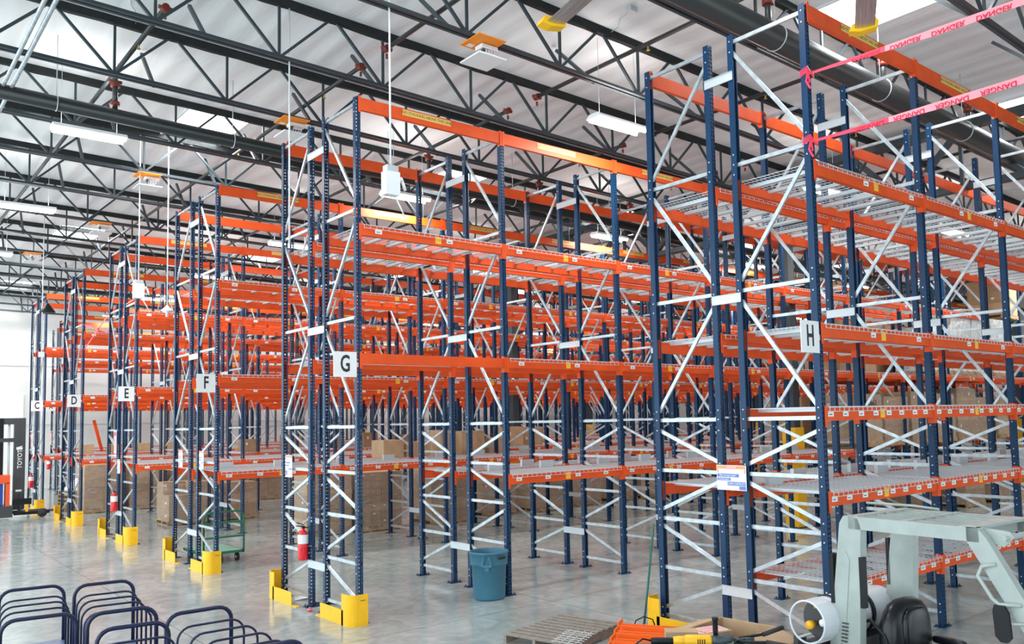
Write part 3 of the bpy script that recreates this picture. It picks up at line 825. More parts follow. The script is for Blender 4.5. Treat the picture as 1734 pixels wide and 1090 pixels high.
# on the floor, seen through the racks
load(2.15, 14.35, 0, 1.15, 'film-wrapped pallet of brown cartons on the floor between racks F and E, open top corner', miss=1, d=1.1, lay=.34)
load(3.5, 14.5, 0, 1.05, 'pallet of brown cartons on the floor just right of the open-cornered one', lay=.3)
for i in range(5):
    load(1.25+i*1.35, 20.0+(i%2)*.1, 0, 1.53, 'tall film-wrapped pallet of brown cartons in a row behind rack D', nx=2, ny=1, grp='pallets in a row behind rack D', lay=.7)
load(8.3, 19.9, 0, 1.0, 'low film-wrapped pallet of cartons far behind rack E', lay=.3)
load(5.05, 8.92, 0, 1.45, 'film-wrapped pallet of small brown cartons behind the first bay of rack G', nx=4, ny=3, lay=.2)
load(3.75, 9.1, 0, 1.55, 'pallet of brown cartons partly hidden by the front post of rack G', nx=3, ny=2, lay=.28)
load(7.05, 8.85, 0, 1.45, 'film-wrapped pallet of cartons behind the second bay of rack G', nx=3, ny=2, lay=.27)
load(9.05, 9.35, 0, 1.2, 'film-wrapped pallet of cartons behind the grey bin', nx=3, ny=2, lay=.27)
load(10.7, 9.0, 0, 1.0, 'wide film-wrapped pallet of cartons seen below the third bay of rack G', nx=3, ny=2, lay=.29)
load(12.4, 9.3, 0, 1.05, 'film-wrapped pallet of cartons right of the wide one beyond rack G', nx=3, ny=2, lay=.29)
for i in range(4): load(14.1+i*1.4, 9.4, 0, 1.2, 'film-wrapped pallet of cartons far off behind the left posts of rack H', nx=2, ny=2, grp='pallets far off behind rack H', lay=.35)
load(17.2, 1.2, 0, 1.1, 'pallet of brown cartons on the floor behind the forklift roof, left one', nx=2, ny=2, lay=.32)
load(18.9, .5, 0, 1.25, 'pallet of brown cartons on the floor behind the forklift roof, right one', nx=2, ny=2, lay=.36)
load(20.6, .5, 0, 1.3, 'pallet of brown cartons on the floor at the right edge behind rack H', nx=2, ny=2, lay=.38)
# on the first level of rack G beyond its decked bays
L1T = 1.835
gl = [(13.45,1.28,'pallet of cartons with black handwriting, farther left of two such on rack G','2663'),(14.75,1.22,'pallet of cartons just left of the second post pair of rack H',None),
      (16.1,1.35,'pallet of cartons behind the second post of rack H, on rack G',None),(17.35,1.3,'pallet of cartons with black handwriting, farther right of two such on rack G','1657'),
      (18.7,1.45,'tall pallet of cartons third from the right edge on rack G',None),(19.9,1.2,'pallet of cartons, second from the right edge on rack G',None),(21.3,1.15,'film-wrapped pallet of cartons at the right edge on rack G',None)]
for x, h, l, tx in gl: load(x, .5, L1T, h, l, nx=2, ny=2, lay=.42, text=tx, d=.96)
for i in range(7): load(13.5+i*1.27, 1.98, L1T, 1.25, 'pallet of cartons on the rear run of rack G, first level', nx=2, ny=2, grp='pallets on the rear run of rack G', lay=.4, d=.96, wrap=False)
L2T = 3.635
for i in range(4): load(17.3+i*1.3, .5, L2T, 1.72 if i > 0 else 1.3, 'pallet wrapped in bright white film on the second level of rack G', nx=2, ny=2, grp='white wrapped pallets on rack G', lay=.4, d=.96, whitewrap=True)
for i in range(5): load(15.2+i*1.3, 1.98, L2T, 1.5, 'pallet of brown cartons high on the rear run of rack G', nx=2, ny=2, grp='brown pallets high on the rear run of rack G', lay=.4, d=.96, wrap=False)
load(22.0, .5, 5.42, 1.2, 'pallet of brown cartons on the highest level at the right edge', lay=.38, wrap=False)
# loose cartons on decks
def carton(x, y, z, w, d, h, lab, rz=0, mt=None):
    o = put('carton', carton_mesh(w,d,h,mt or card2), None, (x,y,z), rz); return tag(o, lab, 'cardboard box')
zz = 1.838
carton(4.75, 7.55, zz, .6, .5, .42, 'tan carton on the first level of rack F, leftmost of the row', .1)
carton(5.45, 7.5, zz, .65, .45, .36, 'long tan carton beside the leftmost one on rack F', -.05)
carton(6.3, 7.6, zz, .35, .5, .62, 'upright tan carton in the middle of the row on rack F', .0)
carton(6.95, 7.45, zz, .75, .6, .58, 'largest tan carton of the row on rack F', .08)
carton(7.9, 7.5, zz, .6, .45, .38, 'tan carton at the right end of the row on rack F', -.1)
carton(11.3, 11.3, zz, .75, .6, .62, 'tan carton on the first level of rack E seen right of the bin', .0)
carton(12.3, 11.3, zz, .5, .5, .6, 'smaller tan carton right beside the larger one on rack E', .05)
carton(13.6, .5, 3.64, .45, .4, .3, 'small carton on the second level of rack G, left of a pair', 0)
carton(14.15, .5, 3.64, .5, .4, .36, 'small carton on the second level of rack G, right of a pair', 0)
for i in range(4): tag(put('carton', carton_mesh(.4,.4,.3,card2), None, (1.2+i*.9, 21.9, zz), .1*i), 'small tan carton on the first level of rack C', 'cardboard box', 'small cartons on rack C')
for i in range(5): tag(put('carton', carton_mesh(.6,.5,.4+.1*(i%2),card), None, (4.8+i*1.4, 16.5, zz), .1*i-.2), 'brown carton on the first level of rack D', 'cardboard box', 'cartons on rack D')
for i in range(5): tag(put('carton', carton_mesh(.9,.7,.9,card), None, (8.3+i*1.26*2.0, 22.0, 3.64), 0), 'large brown carton on the second level of rack C', 'cardboard box', 'large cartons high on rack C')
# stack of empty pallets with white plastic sacks, far left
for k in range(5):
    t = thing('wooden_pallet', 'empty wooden pallet in the small stack by rack C' if k < 4 else 'empty wooden pallet standing on the small stack by rack C', 'pallet', (.95+.02*k, 23.2-1.9, k*.13), .05*k, 'empty pallets stacked by rack C')
    put('wooden_base', PAL, t)
m = MB(); m.lathe([(0,.42),(.2,.38),(.35,.25),(.5,.1),(.52,0),(0,0)],(.95,21.3,.65),14); o = m.build('plastic_sack', mat('sack_white', (.85,.86,.88), .4, bump=1, bscale=6)); tag(o, 'white plastic sacks heaped on the pallet stack by rack C', 'sack')
# leaning orange beam far left
t = thing('spare_crossbar', 'orange beam leaning in the gap behind rack D', 'beam', (0,0,0)); MB().bar((2.0,23.3,1.86),(1.72,23.3,2.98),.08,.1).build('beam_body', orange, t)

# ------------------------------------------------------------------ grey bin
t = thing('trash_bin', 'round blue-grey plastic trash bin on the floor by rack G', 'bin', (2.19,.05,0))
MB().lathe([(0,.0),(.222,.0),(.236,.015),(.240,.04),(.262,.50),(.278,.505),(.282,.54),(.292,.68),(.302,.685),(.302,.705),(.285,.71),(.278,.69),(.255,.45),(.225,.03),(0,.03)],(0,0,0),40).build('bin_body', bin_m, t)
for a in (math.radians(228), math.radians(48)):
    m = MB(); c, s_ = math.cos(a), math.sin(a)
    def P(r, tt, z): return (c*r-s_*tt, s_*r+c*tt, z)
    for tt in (-.055, .055): m.bar(P(.30,tt*.6,.66), P(.33,tt*1.2,.525), .012, .03)
    m.bar(P(.33,-.07,.525), P(.33,.07,.525), .02, .035); m.bar(P(.272,-.03,.47),P(.272,.03,.47),.03,.05)
    m.build('handle', bin_m, t)
m = MB()
for k, wd in enumerate((.012,.02,.02,.028)):
    a = math.radians(262+k*7); m.cbox((.304*math.cos(a), .304*math.sin(a), .625), (wd,.012,.032))
m.build('print_patch', ink, t)

# ------------------------------------------------------------------ foreground wooden pallet with wire offcuts
t = thing('wooden_pallet', 'weathered wooden pallet lying on the floor in front of rack H', 'pallet', (1.44,-2.49,0), math.radians(13.5))
for y in (-.43, 0, .43): MB().box((-.61,y-.02,.018),(.61,y+.02,.108)).build('stringer', wood, t)
for i in range(10):
    x = -.565+1.13*i/9; m = MB(); m.box((x-.037,-.46+random.uniform(-.01,.01),.108),(x+.037,.46+random.uniform(-.01,.01),.126)); m.build('deck_board', wood, t)
for x in (-.565,-.2,.2,.565): MB().box((x-.045,-.46,0),(x+.045,.46,.018)).build('bottom_board', wood, t)
t = thing('wire_offcut', 'loose grid of white wire lying over the near edge of the wooden pallet', 'wire mesh', (1.12,-2.95,.135), .4)
m = MB()
for i in range(7): m.cyl((-.2+i*.07,-.22,.0+.004*i),(-.14+i*.07,.16,.004*i),.004,5)
for i in range(4): m.cyl((-.25,-.18+i*.09,.015),(.3,-.16+i*.09,.03),.004,5)
m.build('wire_grid', wire, t)

# orange beams stacked on the floor
for i in range(7):
    t = thing('spare_crossbar', 'bright orange beam lying in the stack beside the wooden pallet', 'beam', (1.04+i*.135, -3.84+i*.105, .13+.02*(i%2)), math.radians(-60), 'orange beams stacked on the floor')
    m = MB(); m.prism([(-.05,0),(.05,0),(.05,.06),(.0,.06),(.0,.1),(-.05,.1)], -.1, 1.5, 'x'); m.build('beam_body', pure_or, t)
    MB().box((-.11,-.055,-.01),(-.095,.06,.14)).build('connector', pure_or, t)
t = thing('timber_skid', 'wooden skid under the loose orange beams', 'skid', (1.6,-3.9,0), math.radians(35)); m = MB(); m.box((-.6,-.05,0),(.6,.05,.125)); m.box((-.6,-.85,0),(.6,-.75,.125)); m.build('skid_timber', wood, t)

# green pole with wire frame foot leaning on rack H
t = thing('floor_sweeper', 'green-handled sweeper with a wire foot leaning on rack H', 'sweeper', (2.0,-3.3,0))
MB().tube([(0,0,.18),(.55,.30,1.32)],.014,8).build('pole', greenp, t)
MB().tube([(-.02,-.01,.02),(.0,.0,.22)],.016,8).build('lower_tube', girder_m, t)
MB().tube([(-.18,.1,.02),(-.08,.05,.26),(0,0,.30),(.1,-.05,.26),(.17,-.1,.02)],.008,6).build('wire_foot', black, t)
MB().box((-.19,-.05,.0),(.19,.05,.05)).build('sweeper_head', fork_d, t)

# bench with tools (bottom of the picture)
BZ = 1.0
OB = (-.55, -6.25); BA = math.radians(-44)
def ob(x, y, z):
    c, s_ = math.cos(BA), math.sin(BA); return (OB[0]+c*x-s_*y, OB[1]+s_*x+c*y, z)
t = thing('work_bench', 'dark green bench top at the bottom edge of the picture carrying tools', 'bench', (OB[0],OB[1],0), BA)
MB().box((-.45,-.75,BZ-.04),(.50,.02,BZ)).build('bench_top', tealf, t)
for x in (-.41,.46):
    for y in (-.71,-.02): MB().box((x-.02,y-.02,0),(x+.02,y+.02,BZ-.04)).build('leg', tealf, t)
# angle grinder
t = thing('angle_grinder', 'yellow and black angle grinder lying on the green bench', 'power tool', ob(.02,-.10,BZ+.045), BA)
MB().lathe([(0,-.2),(.03,-.2),(.036,-.16),(.036,-.12),(.026,-.10)],(0,0,0),16,axis='x').build('rear_cap', grindy, t)
MB().lathe([(.0,-.36),(.022,-.36),(.026,-.3),(.024,-.2)],(0,0,0),14,axis='x').build('grip', black, t)
MB().lathe([(.038,-.12),(.044,-.10),(.044,.06),(.036,.075),(0,.075)],(0,0,0),18,axis='x').build('motor_housing', grindy, t)
m = MB()
for k in range(4): m.box((-.03+k*.016,-.046,-.02),(-.024+k*.016,-.040,.02))
m.build('vent', black, t)
MB().lathe([(0,.07),(.034,.075),(.042,.10),(.045,.14),(.03,.18),(0,.185)],(0,0,0),16,axis='x').build('gear_head', girder_m, t)
m = MB(); m.lathe([(.0,0),(.016,.0),(.019,.03),(.019,.10),(.024,.115),(.024,.125),(0,.125)],(.105,0,.04),14); m.build('side_handle', black, t)
MB().lathe([(0,.03),(.065,.028),(.068,.0),(.06,-.012),(.02,-.012),(0,-.012)],(.17,.03,.0),20).build('wheel_guard', fork_d, t)
MB().tube([(-.35,0,0),(-.42,-.02,.02),(-.47,-.08,.0),(-.43,-.16,-.02),(-.3,-.18,-.03),(-.1,-.15,-.04),(.2,-.16,-.04)],.006,8).build('power_cord', black, t)
# bolt cutters
t = thing('bolt_cutter', 'black long-handled bolt cutters lying on the green bench', 'hand tool', ob(.28,-.05,BZ+.03), BA)
MB().tube([(0,.01,0),(.03,.05,.01),(.10,.045,.02),(.22,.06,.035),(.34,.12,.06)],.011,8).build('handle', black, t)
MB().tube([(.20,.05,.033),(.36,.13,.064)],.017,10).build('grip', blackm, t)
MB().tube([(0,-.01,0),(.04,-.06,.01),(.12,-.08,.01),(.22,-.08,.01),(.32,-.13,.0)],.011,8).build('handle', black, t)
MB().tube([(.20,-.077,.01),(.35,-.145,-.002)],.017,10).build('grip', blackm, t)
m = MB(); m.cyl((-.02,0,0),(.05,0,0),.022,10); m.cyl((.04,-.02,.0),(.12,-.02,.0),.012,8); m.cyl((.04,.02,.01),(.13,.01,.01),.012,8); m.build('jaw', girder_m, t)
# open carton standing behind the bench
t = thing('open_carton', 'large open cardboard box with flaps spread behind the green bench', 'cardboard box', (.0,-6.14,0), math.radians(5))
m = MB(); a = .25
for q in (((-a,-a,.42),(a,-a+.006,1.0)),((-a,a-.006,.42),(a,a,1.0)),((-a,-a,.42),(-a+.006,a,1.0)),((a-.006,-a,.42),(a,a,1.0)),((-a,-a,.42),(a,a,.426))): m.box(*q)
m.build('carton_body', card2, t)
for p, q in (((0,a,1.0),(0,a+.20,.95)),((0,-a,1.0),(0,-a-.20,.93))):
    m = MB(); m.bar(p, q, 2*a, .005); m.build('flap', card2, t)
for p, q in (((a,0,1.0),(a+.21,0,.93)),((-a,0,1.0),(-a-.20,0,.97))):
    m = MB(); m.bar(p, q, 2*a, .005, up=(0,0,1)); m.build('flap', card2, t)
o = MB().box((-.27,-.27,0),(.27,.27,.42)).build('closed_carton', card, None, (.0,-6.14,0), math.radians(5)); tag(o, 'closed carton under the open cardboard box', 'cardboard box')
t = thing('closed_carton', 'small tan carton behind the yellow grinder', 'cardboard box', ob(-.1,.14,.82), BA); m = MB(); m.box((-.12,-.06,0),(.12,.08,.24)); m.build('carton_body', card2, t)
o = MB().box((-.2,-.12,0),(.2,.14,.82)).build('sheet_stand', fork_d, None, ob(-.05,.17,0), BA); tag(o, 'dark stand under the small carton beyond the green bench', 'stand')
t = thing('printed_sheet', 'white sheet with red stripes behind the grinder', 'printed sheet', ob(.14,.42,1.0), BA+.5)
m = MB(); m.box((-.13,-.08,-.003),(.13,.08,0)); m.build('sheet', label_w, t)
m = MB()
for k in range(4): m.box((-.12,-.06+k*.035,0),(.12,-.045+k*.035,.001))
m.build('red_stripe', pink, t)
o = MB().box((-.15,-.1,0),(.15,.1,.995)).build('tall_carton', card2, None, ob(.14,.42,0), BA+.5); tag(o, 'narrow tall carton under the striped sheet', 'cardboard box')

# ------------------------------------------------------------------ platform carts with hoops
def hoop_cart(x, y, w, l, rz, nmid, lab, ztop=.86, front=True, fsh=0):
    t = thing('hoop_cart', lab, 'platform cart', (x, y, 0), rz)
    m = MB(); m.box((-w/2-.03,-l,.20),(w/2+.03,0,.235)); m.box((-w/2-.03,-l,.16),(-w/2,0,.2)); m.box((w/2,-l,.16),(w/2+.03,0,.2)); m.build('platform', platf, t)
    P = rr_path(w, ztop-.23, .13)
    def hoop(yy, r, hh, dz=0):
        PP = rr_path(w, hh, .13); MB().tube([(a, yy, .23+b) for a, b in PP], r, 10).build('hoop', navy, t)
    hoop(-.03, .020, ztop-.23)
    for k in range(nmid): hoop(-.03-(l-.06)*(k+1)/(nmid+1), .011, ztop-.29)
    if front: hoop(-l+.03, .020, ztop-.23)
    for sx in (-1, 1):
        for yy in (-.2, -l+.2):
            c = MB(); c.cyl((sx*(w/2-.04)-.02,yy,.06),(sx*(w/2-.04)+.02,yy,.06),.06,14); c.build('caster_wheel', blackm, t)
            c = MB(); c.box((sx*(w/2-.04)-.03,yy-.03,.10),(sx*(w/2-.04)+.03,yy+.03,.2)); c.build('caster_fork', galvb, t)
hoop_cart(-3.66, .94, .64, 1.86, math.radians(-7.0), 4, 'navy hoop cart at the left edge with four thin dividers')
hoop_cart(-3.05, .30, .60, 1.80, math.radians(-7.5), 4, 'navy hoop cart second from the left, with the tallest rear hoop', .92)
hoop_cart(-3.30, -1.90, .60, 1.80, math.radians(-7), 4, 'navy hoop cart nested against the front of the second one')
hoop_cart(-2.64, -1.68, .62, 1.86, math.radians(-1.0), 4, 'navy hoop cart right of the others, nearest rack G')

# green platform cart
t = thing('green_cart', 'green platform cart with a push rail standing under rack F', 'platform cart', (.47,6.45,0), 0)
m = MB(); m.box((-.40,0,.17),(.40,.04,.22)); m.box((-.40,1.16,.17),(.40,1.2,.22)); m.box((-.40,0,.17),(-.36,1.2,.22)); m.box((.36,0,.17),(.40,1.2,.22)); m.build('deck_frame', cart_green, t)
MB().box((-.36,.04,.205),(.36,1.16,.222)).build('deck_panel', cart_deck, t)
MB().tube([(a, .0, .20+b) for a, b in rr_path(.78, .79, .14)], .018, 10).build('push_rail', cart_green, t)
for z in (.50,.78): MB().box((-.38,-.012,z-.018),(.38,.012,z+.018)).build('crossbar', cart_green, t)
for sx in (-1,1):
    for yy in (.12,1.05):
        c = MB(); c.cyl((sx*.3-.025,yy,.08),(sx*.3+.025,yy,.08),.08,18); o = c.build('wheel', blackm, t)
        c = MB(); c.cyl((sx*.3-.03,yy,.08),(sx*.3+.03,yy,.08),.03,10); c.build('hub', galvb, o)

# ------------------------------------------------------------------ counterbalance forklift
t = thing('forklift', 'pale grey-green forklift with overhead guard, lower right corner', 'forklift', (.23,-7.02,0), math.radians(-94.6))
WD = .75; ZT = 1.92
for nm, y0 in (('near', 0), ('far', WD-.075)):
    m = MB(); m.prism([(-.22,.60),(.06,.60),(.13,1.84),(.11,1.90),(.05,ZT),(-.01,1.915),(-.045,1.86),(-.06,1.75)], y0, y0+.075, 'y')
    if nm == 'near':
        m.prism([(-.12,.95),(-.04,.95),(.03,1.60),(.0,1.66),(-.02,1.60)], y0-.006, y0+.001, 'y')
    o = m.build('rear_pillar', fork_w, t)
    if nm == 'near':
        v = MB()
        for k in range(11): v.cbox((-.055+k*.003, y0-.009, .88+k*.026), (.05,.006,.010))
        v.build('louvre', fork_d, o)
    m = MB(); m.box((.03,y0,ZT-.095),(.98,y0+.065,ZT-.005)); m.build('side_rail', fork_w, t)
    m = MB(); m.prism([(.90,ZT-.095),(.90,ZT-.005),(.975,ZT-.005),(1.03,ZT-.07),(1.62,.86),(1.50,.86)], y0, y0+.065, 'y'); m.build('front_pillar', fork_w, t)
    m = MB(); m.prism([(.96,ZT-.01),(1.14,ZT-.02),(1.17,ZT-.05),(1.10,ZT-.12),(1.03,ZT-.10)], y0+.07, y0+.085, 'y'); m.build('gusset_plate', fork_w, t)
for x, w_ in ((.06,.08),(.46,.05),(.90,.11)):
    MB().box((x-w_/2,.02,ZT-.02),(x+w_/2,WD-.02,ZT)).build('cross_bar', fork_w, t)
for k in range(5):
    y = .13+k*.122; MB().box((.06,y-.010,ZT-.035),(.90,y+.010,ZT-.005)).build('roof_bar', fork_w, t)
MB().tube([(1.12,.03,ZT-.06),(1.12,WD-.03,ZT-.06)],.018,10).build('front_tube', fork_w, t)
MB().tube([(.30,WD,ZT+.005),(.10,WD-.02,ZT+.02),(-.28,WD-.05,ZT+.02)],.010,8).build('roof_cable', fork_w, t)
MB().tube([(1.08,.0,1.70),(1.0,-.02,1.68),(.975,-.03,1.62),(1.06,-.03,1.49),(1.10,-.03,1.46),(1.22,.0,1.47)],.013,10).build('grab_handle', fork_w, t)
m = MB(); m.prism([(1.08,1.27),(1.11,1.24),(1.15,1.24),(1.175,1.27),(1.165,1.42),(1.14,1.46),(1.08,1.46),(1.07,1.42)], -.06,-.035,'y'); o = m.build('side_mirror', black, t)
MB().cyl((1.12,-.04,1.35),(1.24,.0,1.36),.010,8).build('mirror_arm', fork_w, o)
for p in ((-.125,.02,1.45),(.12,.02,1.45),(-.10,WD-.05,1.5)):
    m = MB(); m.cbox(p,(.03,.05,.36)); m.build('rubber_bumper', black, t)
m = MB(); m.box((-.42,.02,.35),(.05,WD-.02,.86)); m.box((.05,.05,.45),(.62,WD-.05,.84)); m.box((-.5,.05,.2),(-.42,WD-.05,.78)); m.build('counterweight_body', fork_w, t)
m = MB(); m.box((.62,.0,.22),(1.45,WD,.34)); m.box((1.42,.0,.34),(1.60,WD,.88)); m.build('chassis', fork_w, t)
MB().box((1.40,.1,.88),(1.56,WD-.1,1.05)).build('dashboard', fork_d, t)
MB().tube([(1.28+.0,WD/2+math.cos(a)*.15,1.14+math.sin(a)*.05) if False else (1.30+math.sin(a)*.14*.8,WD/2+math.cos(a)*.15,1.13-math.sin(a)*.08) for a in [2*PI*k/20 for k in range(20)]],.013,8,closed=True).build('steering_wheel', black, t)
# seat
m = MB(); 
def blob(m, c, d, n=10, mi=0, p=.55):
    rings = []; N2 = 16
    for i in range(n+1):
        th = -PI/2+PI*i/n; b0 = len(m.v); sgn = lambda v: (abs(v)**p)*(1 if v >= 0 else -1)
        for k in range(N2):
            ph = 2*PI*k/N2; m.v.append((c[0]+d[0]/2*sgn(math.cos(th))*sgn(math.cos(ph)), c[1]+d[1]/2*sgn(math.cos(th))*sgn(math.sin(ph)), c[2]+d[2]/2*sgn(math.sin(th))))
        rings.append(b0)
    for b0, b1 in zip(rings, rings[1:]):
        for k in range(N2):
            j = (k+1)%N2; m.face([b0+k,b0+j,b1+j,b1+k], mi, True)
    return m
blob(m, (.20,.39,1.03), (.20,.56,.56), p=.78); o = m.build('seat_back', seat_k, t)
m = MB(); blob(m, (.285,.39,1.08), (.07,.34,.36), p=.7); m.build('back_cushion', seat_k, o)
m = MB(); blob(m, (.45,.39,.90), (.48,.46,.15)); m.build('seat_cushion', seat_k, t)
for yy in (.13,.65): m = MB(); blob(m, (.38,yy,.98), (.26,.055,.06)); m.build('armrest', seat_k, t)
MB().tube([(-.02,.10,1.12),(.08,.14,1.16),(.20,.12,1.08),(.26,.1,.95),(.28,.1,.86)],.014,8).build('gas_hose', black, t)
# gas tank across the back
tx, tz = -.235, 1.135
m = MB(); m.lathe([(0,.0),(.10,.01),(.152,.05),(.160,.10),(.160,.70),(.152,.76),(.11,.82),(0,.85)],(tx,-.02,tz),28,axis='y'); tk = m.build('gas_tank', tank_w, t)
m = MB(); n_ = 20; pts_ = []
for k in range(n_+1):
    a = math.radians(-35+k*215/n_); pts_.append((math.cos(a), math.sin(a)))
for (c0, s0), (c1, s1) in zip(pts_, pts_[1:]):
    q = len(m.v)
    for r_, y_ in ((.150,-.15),(.156,-.15),(.160,.03),(.154,.03)):
        m.v.append((tx+r_*s0, -.02+y_, tz+r_*c0)); m.v.append((tx+r_*s1, -.02+y_, tz+r_*c1))
    for a_, b_ in ((0,2),(2,4),(4,6),(6,0)): m.face([q+a_, q+a_+1, q+b_+1, q+b_])
m.tube([(tx+.153*math.sin(2*PI*k/28), -.17, tz+.153*math.cos(2*PI*k/28)) for k in range(28)], .008, 8, closed=True)
for a in (150, 215): m.bar((tx+.153*math.sin(math.radians(a)),-.17,tz+.153*math.cos(math.radians(a))),(tx+.15*math.sin(math.radians(a)),.0,tz+.15*math.cos(math.radians(a))),.03,.008)
m.build('tank_collar', tank_w, tk)
MB().lathe([(0,-.002),(.148,.0)],(tx,-.02,tz),24,axis='y').build('tank_end', fork_d, tk)
m = MB(); m.lathe([(0,-.10),(.030,-.10),(.034,-.08),(.030,-.05),(.0,-.05)],(tx-.03,-.02,tz-.035),14,axis='y'); m.build('valve_cap', grindy, tk)
m = MB(); m.lathe([(0,-.06),(.026,-.06),(.028,-.03),(0,-.03)],(tx+.06,-.02,tz-.01),14,axis='y'); m.build('gauge', label_w, tk)
m = MB(); m.cyl((tx+.04,-.06,tz+.06),(tx+.04,-.02,tz+.06),.015,8); m.cyl((tx-.02,-.05,tz+.09),(tx-.02,-.02,tz+.09),.012,8); m.cyl((tx-.03,-.08,tz-.03),(tx-.03,-.02,tz-.03),.018,8); m.build('fitting', brass, tk)
m = MB(); m.lathe([(.161,.0),(.167,.0),(.167,.045),(.161,.045)],(tx,.40,tz),28,axis='y'); m.build('tank_strap', black, t)
m = MB(); m.lathe([(.161,.0),(.167,.0),(.167,.03),(.161,.03)],(tx,.06,tz),28,axis='y'); m.build('tank_strap', black, t)
m = MB(); m.box((tx-.13,-.05,.86),(tx+.13,.72,.965)); m.box((tx-.17,-.12,.90),(tx-.13,-.02,1.0)); m.build('tank_cradle', fork_d, t)
for x in (-.15,1.25):
    for y in (-.02, WD-.10):
        m = MB(); m.lathe([(0,0),(.20,0),(.23,.03),(.23,.10),(.20,.13),(0,.13)],(x,y,.23),24,axis='y'); o = m.build('tyre', blackm, t)
        m = MB(); m.lathe([(0,-.004),(.11,-.004),(.11,.0)],(x,y,.23),16,axis='y'); m.build('wheel_rim', fork_w, o)
for y in (.14,.55): MB().box((1.75,y,.05),(1.83,y+.07,2.0)).build('mast_rail', fork_d, t)
for z in (.3,1.1,1.9): MB().box((1.76,.14,z),(1.81,.62,z+.08)).build('mast_crossbar', fork_d, t)
for y in (.16,.52): MB().prism([(1.85,.05),(1.89,.05),(2.9,.05),(2.9,.065),(1.89,.10),(1.89,.5),(1.85,.5)], y, y+.1, 'y').build('fork', fork_d, t)

# ------------------------------------------------------------------ reach truck, far left
t = thing('reach_truck', 'black-masted orange reach truck standing at the left edge', 'reach truck', (-1.2,20.0,0), 0)
for x in (.0, -.42):
    m = MB(); m.box((x,-.08,.25),(x+.30 if x == 0 else x+.14,.10,3.05)); m.build('mast_rail', black if x else fork_d, t)
MB().box((-.45,-.06,2.86),(.30,.08,3.05)).build('mast_crossbar', fork_d, t)
MB().box((-.45,-.10,2.32),(.16,-.06,2.44)).build('mast_crossbar', fork_d, t)
MB().cyl((-.13,0,.3),(-.13,0,2.9),.03,8).build('lift_cylinder', galvb, t)
put('lettering', text_mesh('TOYOTA', .17, label_w, .001, .002), t, (.16,-.083,1.85), rot=(PI/2,-PI/2,0))
MB().box((.06,-.085,2.08),(.22,-.081,2.16)).build('maker_plate', label_w, t)
MB().box((.06,-.085,.80),(.22,-.081,.86)).build('maker_plate', label_w, t)
m = MB(); m.prism([(-1.9,.35),(-.13,.35),(-.16,1.28),(-.25,1.33),(-1.9,1.33)], -.45, -.12, 'y'); 
m = MB(); m.box((-1.9,-.40,1.08),(-.13,.40,1.33)); m.box((-.24,-.40,.40),(-.13,-.1,1.1)); m.build('body_cover', truck_o, t)
MB().box((-1.9,-.36,.42),(-.3,.3,1.08)).build('battery', truck_b, t)
MB().box((-1.9,-.42,.06),(-.05,.42,.40)).build('chassis', fork_d, t)
m = MB(); m.box((.0,-.30,.10),(.95,-.18,.20)); m.box((.0,.25,.10),(.95,.37,.20)); m.build('outrigger', black, t)
m = MB(); m.box((.18,-.16,.14),(1.3,-.06,.18)); m.box((.18,.12,.14),(1.3,.22,.18)); m.box((.16,-.2,.14),(.22,.26,.75)); m.build('fork', fork_d, t)
m = MB(); m.box((-.05,-.38,.42),(.45,-.30,.60)); m.cyl((.35,-.36,.25),(.35,-.36,.9),.02,8); m.build('safety_marker', black, t)
MB().box((.28,-.42,.2),(.36,-.39,.42)).build('yellow_marker', yellow, t)
for x in (-1.5,.75): MB().lathe([(0,0),(.13,0),(.13,.1),(0,.1)],(x,-.36,.13),16,axis='y').build('wheel', blackm, t)
MB().tube([(-1.8,-.38,1.33),(-1.8,-.38,2.2),(-.4,-.38,2.2)],.03,8).build('guard_post', black, t)

# small floor bits by rack G
t = thing('plastic_scrap', 'crumpled clear plastic scrap on the floor inside the post guard of rack G', 'scrap', (.08,2.05,0)); m = MB(); m.v += [(-.12,-.05,.01),(.1,-.08,.03),(.14,.05,.01),(-.04,.1,.04),(.0,0,.06)]
for f in ((0,1,4),(1,2,4),(2,3,4),(3,0,4)): m.face(list(f))
m.build('scrap_sheet', wrapw, t)
t = thing('loose_rod', 'thin black rod lying on the floor between the middle posts of rack G', 'rod', (.25,1.3,.012)); MB().cyl((-.15,.35,0),(.35,-.35,0),.012,8).build('rod_body', black, t)
t = thing('ball_marker', 'tiny red and white marker on the floor in front of rack G', 'marker', (-.16,1.18,0)); MB().lathe([(0,0),(.03,.01),(.035,.03),(.02,.055),(0,.06)],(0,0,0),10).build('marker_body', pink, t); MB().lathe([(.0365,.03),(.0365,.036)],(0,0,0),10).build('white_band', label_w, t)

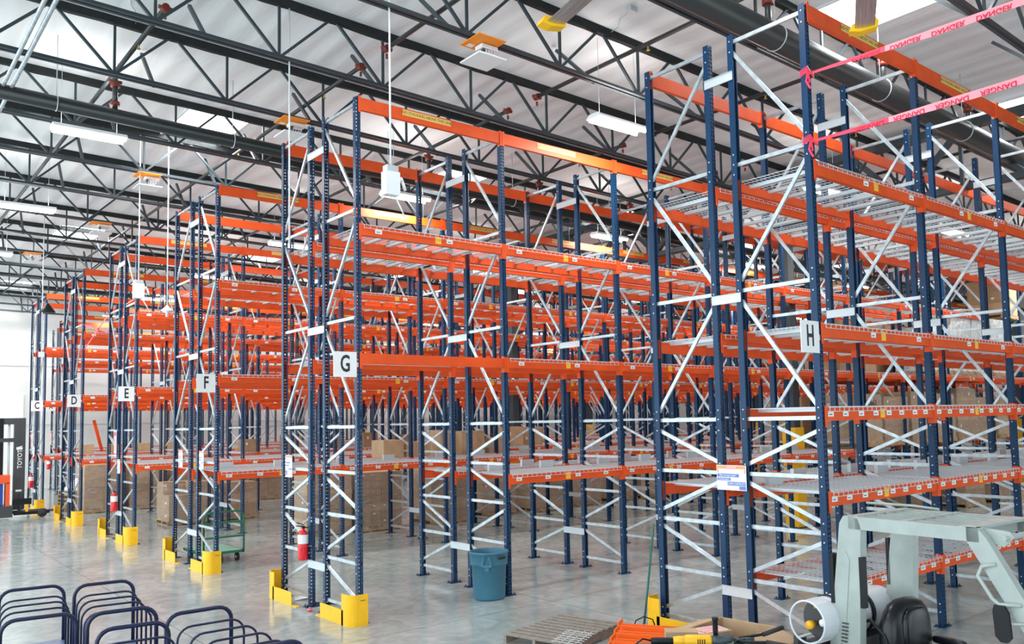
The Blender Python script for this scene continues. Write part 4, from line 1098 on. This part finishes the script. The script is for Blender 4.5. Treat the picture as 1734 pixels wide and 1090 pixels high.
# ------------------------------------------------------------------ light
w = bpy.data.worlds.new('World'); bpy.context.scene.world = w; w.use_nodes = True
bg = w.node_tree.nodes['Background']; bg.inputs[0].default_value = (.80, .93, 1.0, 1); bg.inputs[1].default_value = WORLD
def area(name, loc, size, power, rot=(0,0,0), col=(1,.97,.93)):
    l = bpy.data.lights.new(name, 'AREA'); l.shape = 'RECTANGLE'; l.size = size[0]; l.size_y = size[1]; l.energy = power; l.color = col
    o = bpy.data.objects.new(name, l); COL.objects.link(o); o.location = loc; o.rotation_euler = rot; return o
for (x, y) in fx:
    area('tube_and_fill_light', (x, y, 7.49+rz_(x)), (1.1,.3), LAMP)
    area('tube_and_fill_light', (x, y, 7.66+rz_(x)), (1.1,.3), UPL, rot=(PI,0,0))  # upward fill added above each housing to brighten the ceiling
for i, (cx, cy) in enumerate(SKY):
    if cx > -8 : area('skylight', (cx, cy, 8.9+rz_(cx)), (1.1,1.9), SKYP, col=(.95,.98,1))

# ------------------------------------------------------------------ camera
yaw, pit, rol, F = 0.6969, 0.0711, -0.0212, 1427.35
f = Vector((math.sin(yaw)*math.cos(pit), math.cos(yaw)*math.cos(pit), math.sin(pit)))
rt = f.cross(Vector((0,0,1))).normalized(); up = rt.cross(f)
R = rt*math.cos(rol)+up*math.sin(rol); U = -rt*math.sin(rol)+up*math.cos(rol)
cam = bpy.data.cameras.new('Camera'); co = bpy.data.objects.new('Camera', cam); COL.objects.link(co)
M = Matrix((R, U, -f)).transposed().to_4x4(); M.translation = Vector((-5.4633,-10.3885,2.6639)); co.matrix_world = M
cam.sensor_fit = 'HORIZONTAL'; cam.sensor_width = 36; cam.lens = F/1734*36
cam.shift_x = -46.74/1734; cam.shift_y = 63.52/1734; cam.clip_end = 200; cam.clip_start = .05
sc = bpy.context.scene; sc.camera = co
sc.view_settings.view_transform = 'Standard'; sc.view_settings.look = 'None'; sc.view_settings.gamma = 1; sc.view_settings.exposure = EXPO
sc.view_settings.use_curve_mapping = False
sc.cycles.max_bounces = 6; sc.cycles.diffuse_bounces = 3; sc.cycles.glossy_bounces = 3; sc.cycles.transparent_max_bounces = 24; sc.cycles.transmission_bounces = 2
sc.cycles.sample_clamp_indirect = 4; sc.cycles.sample_clamp_direct = 12
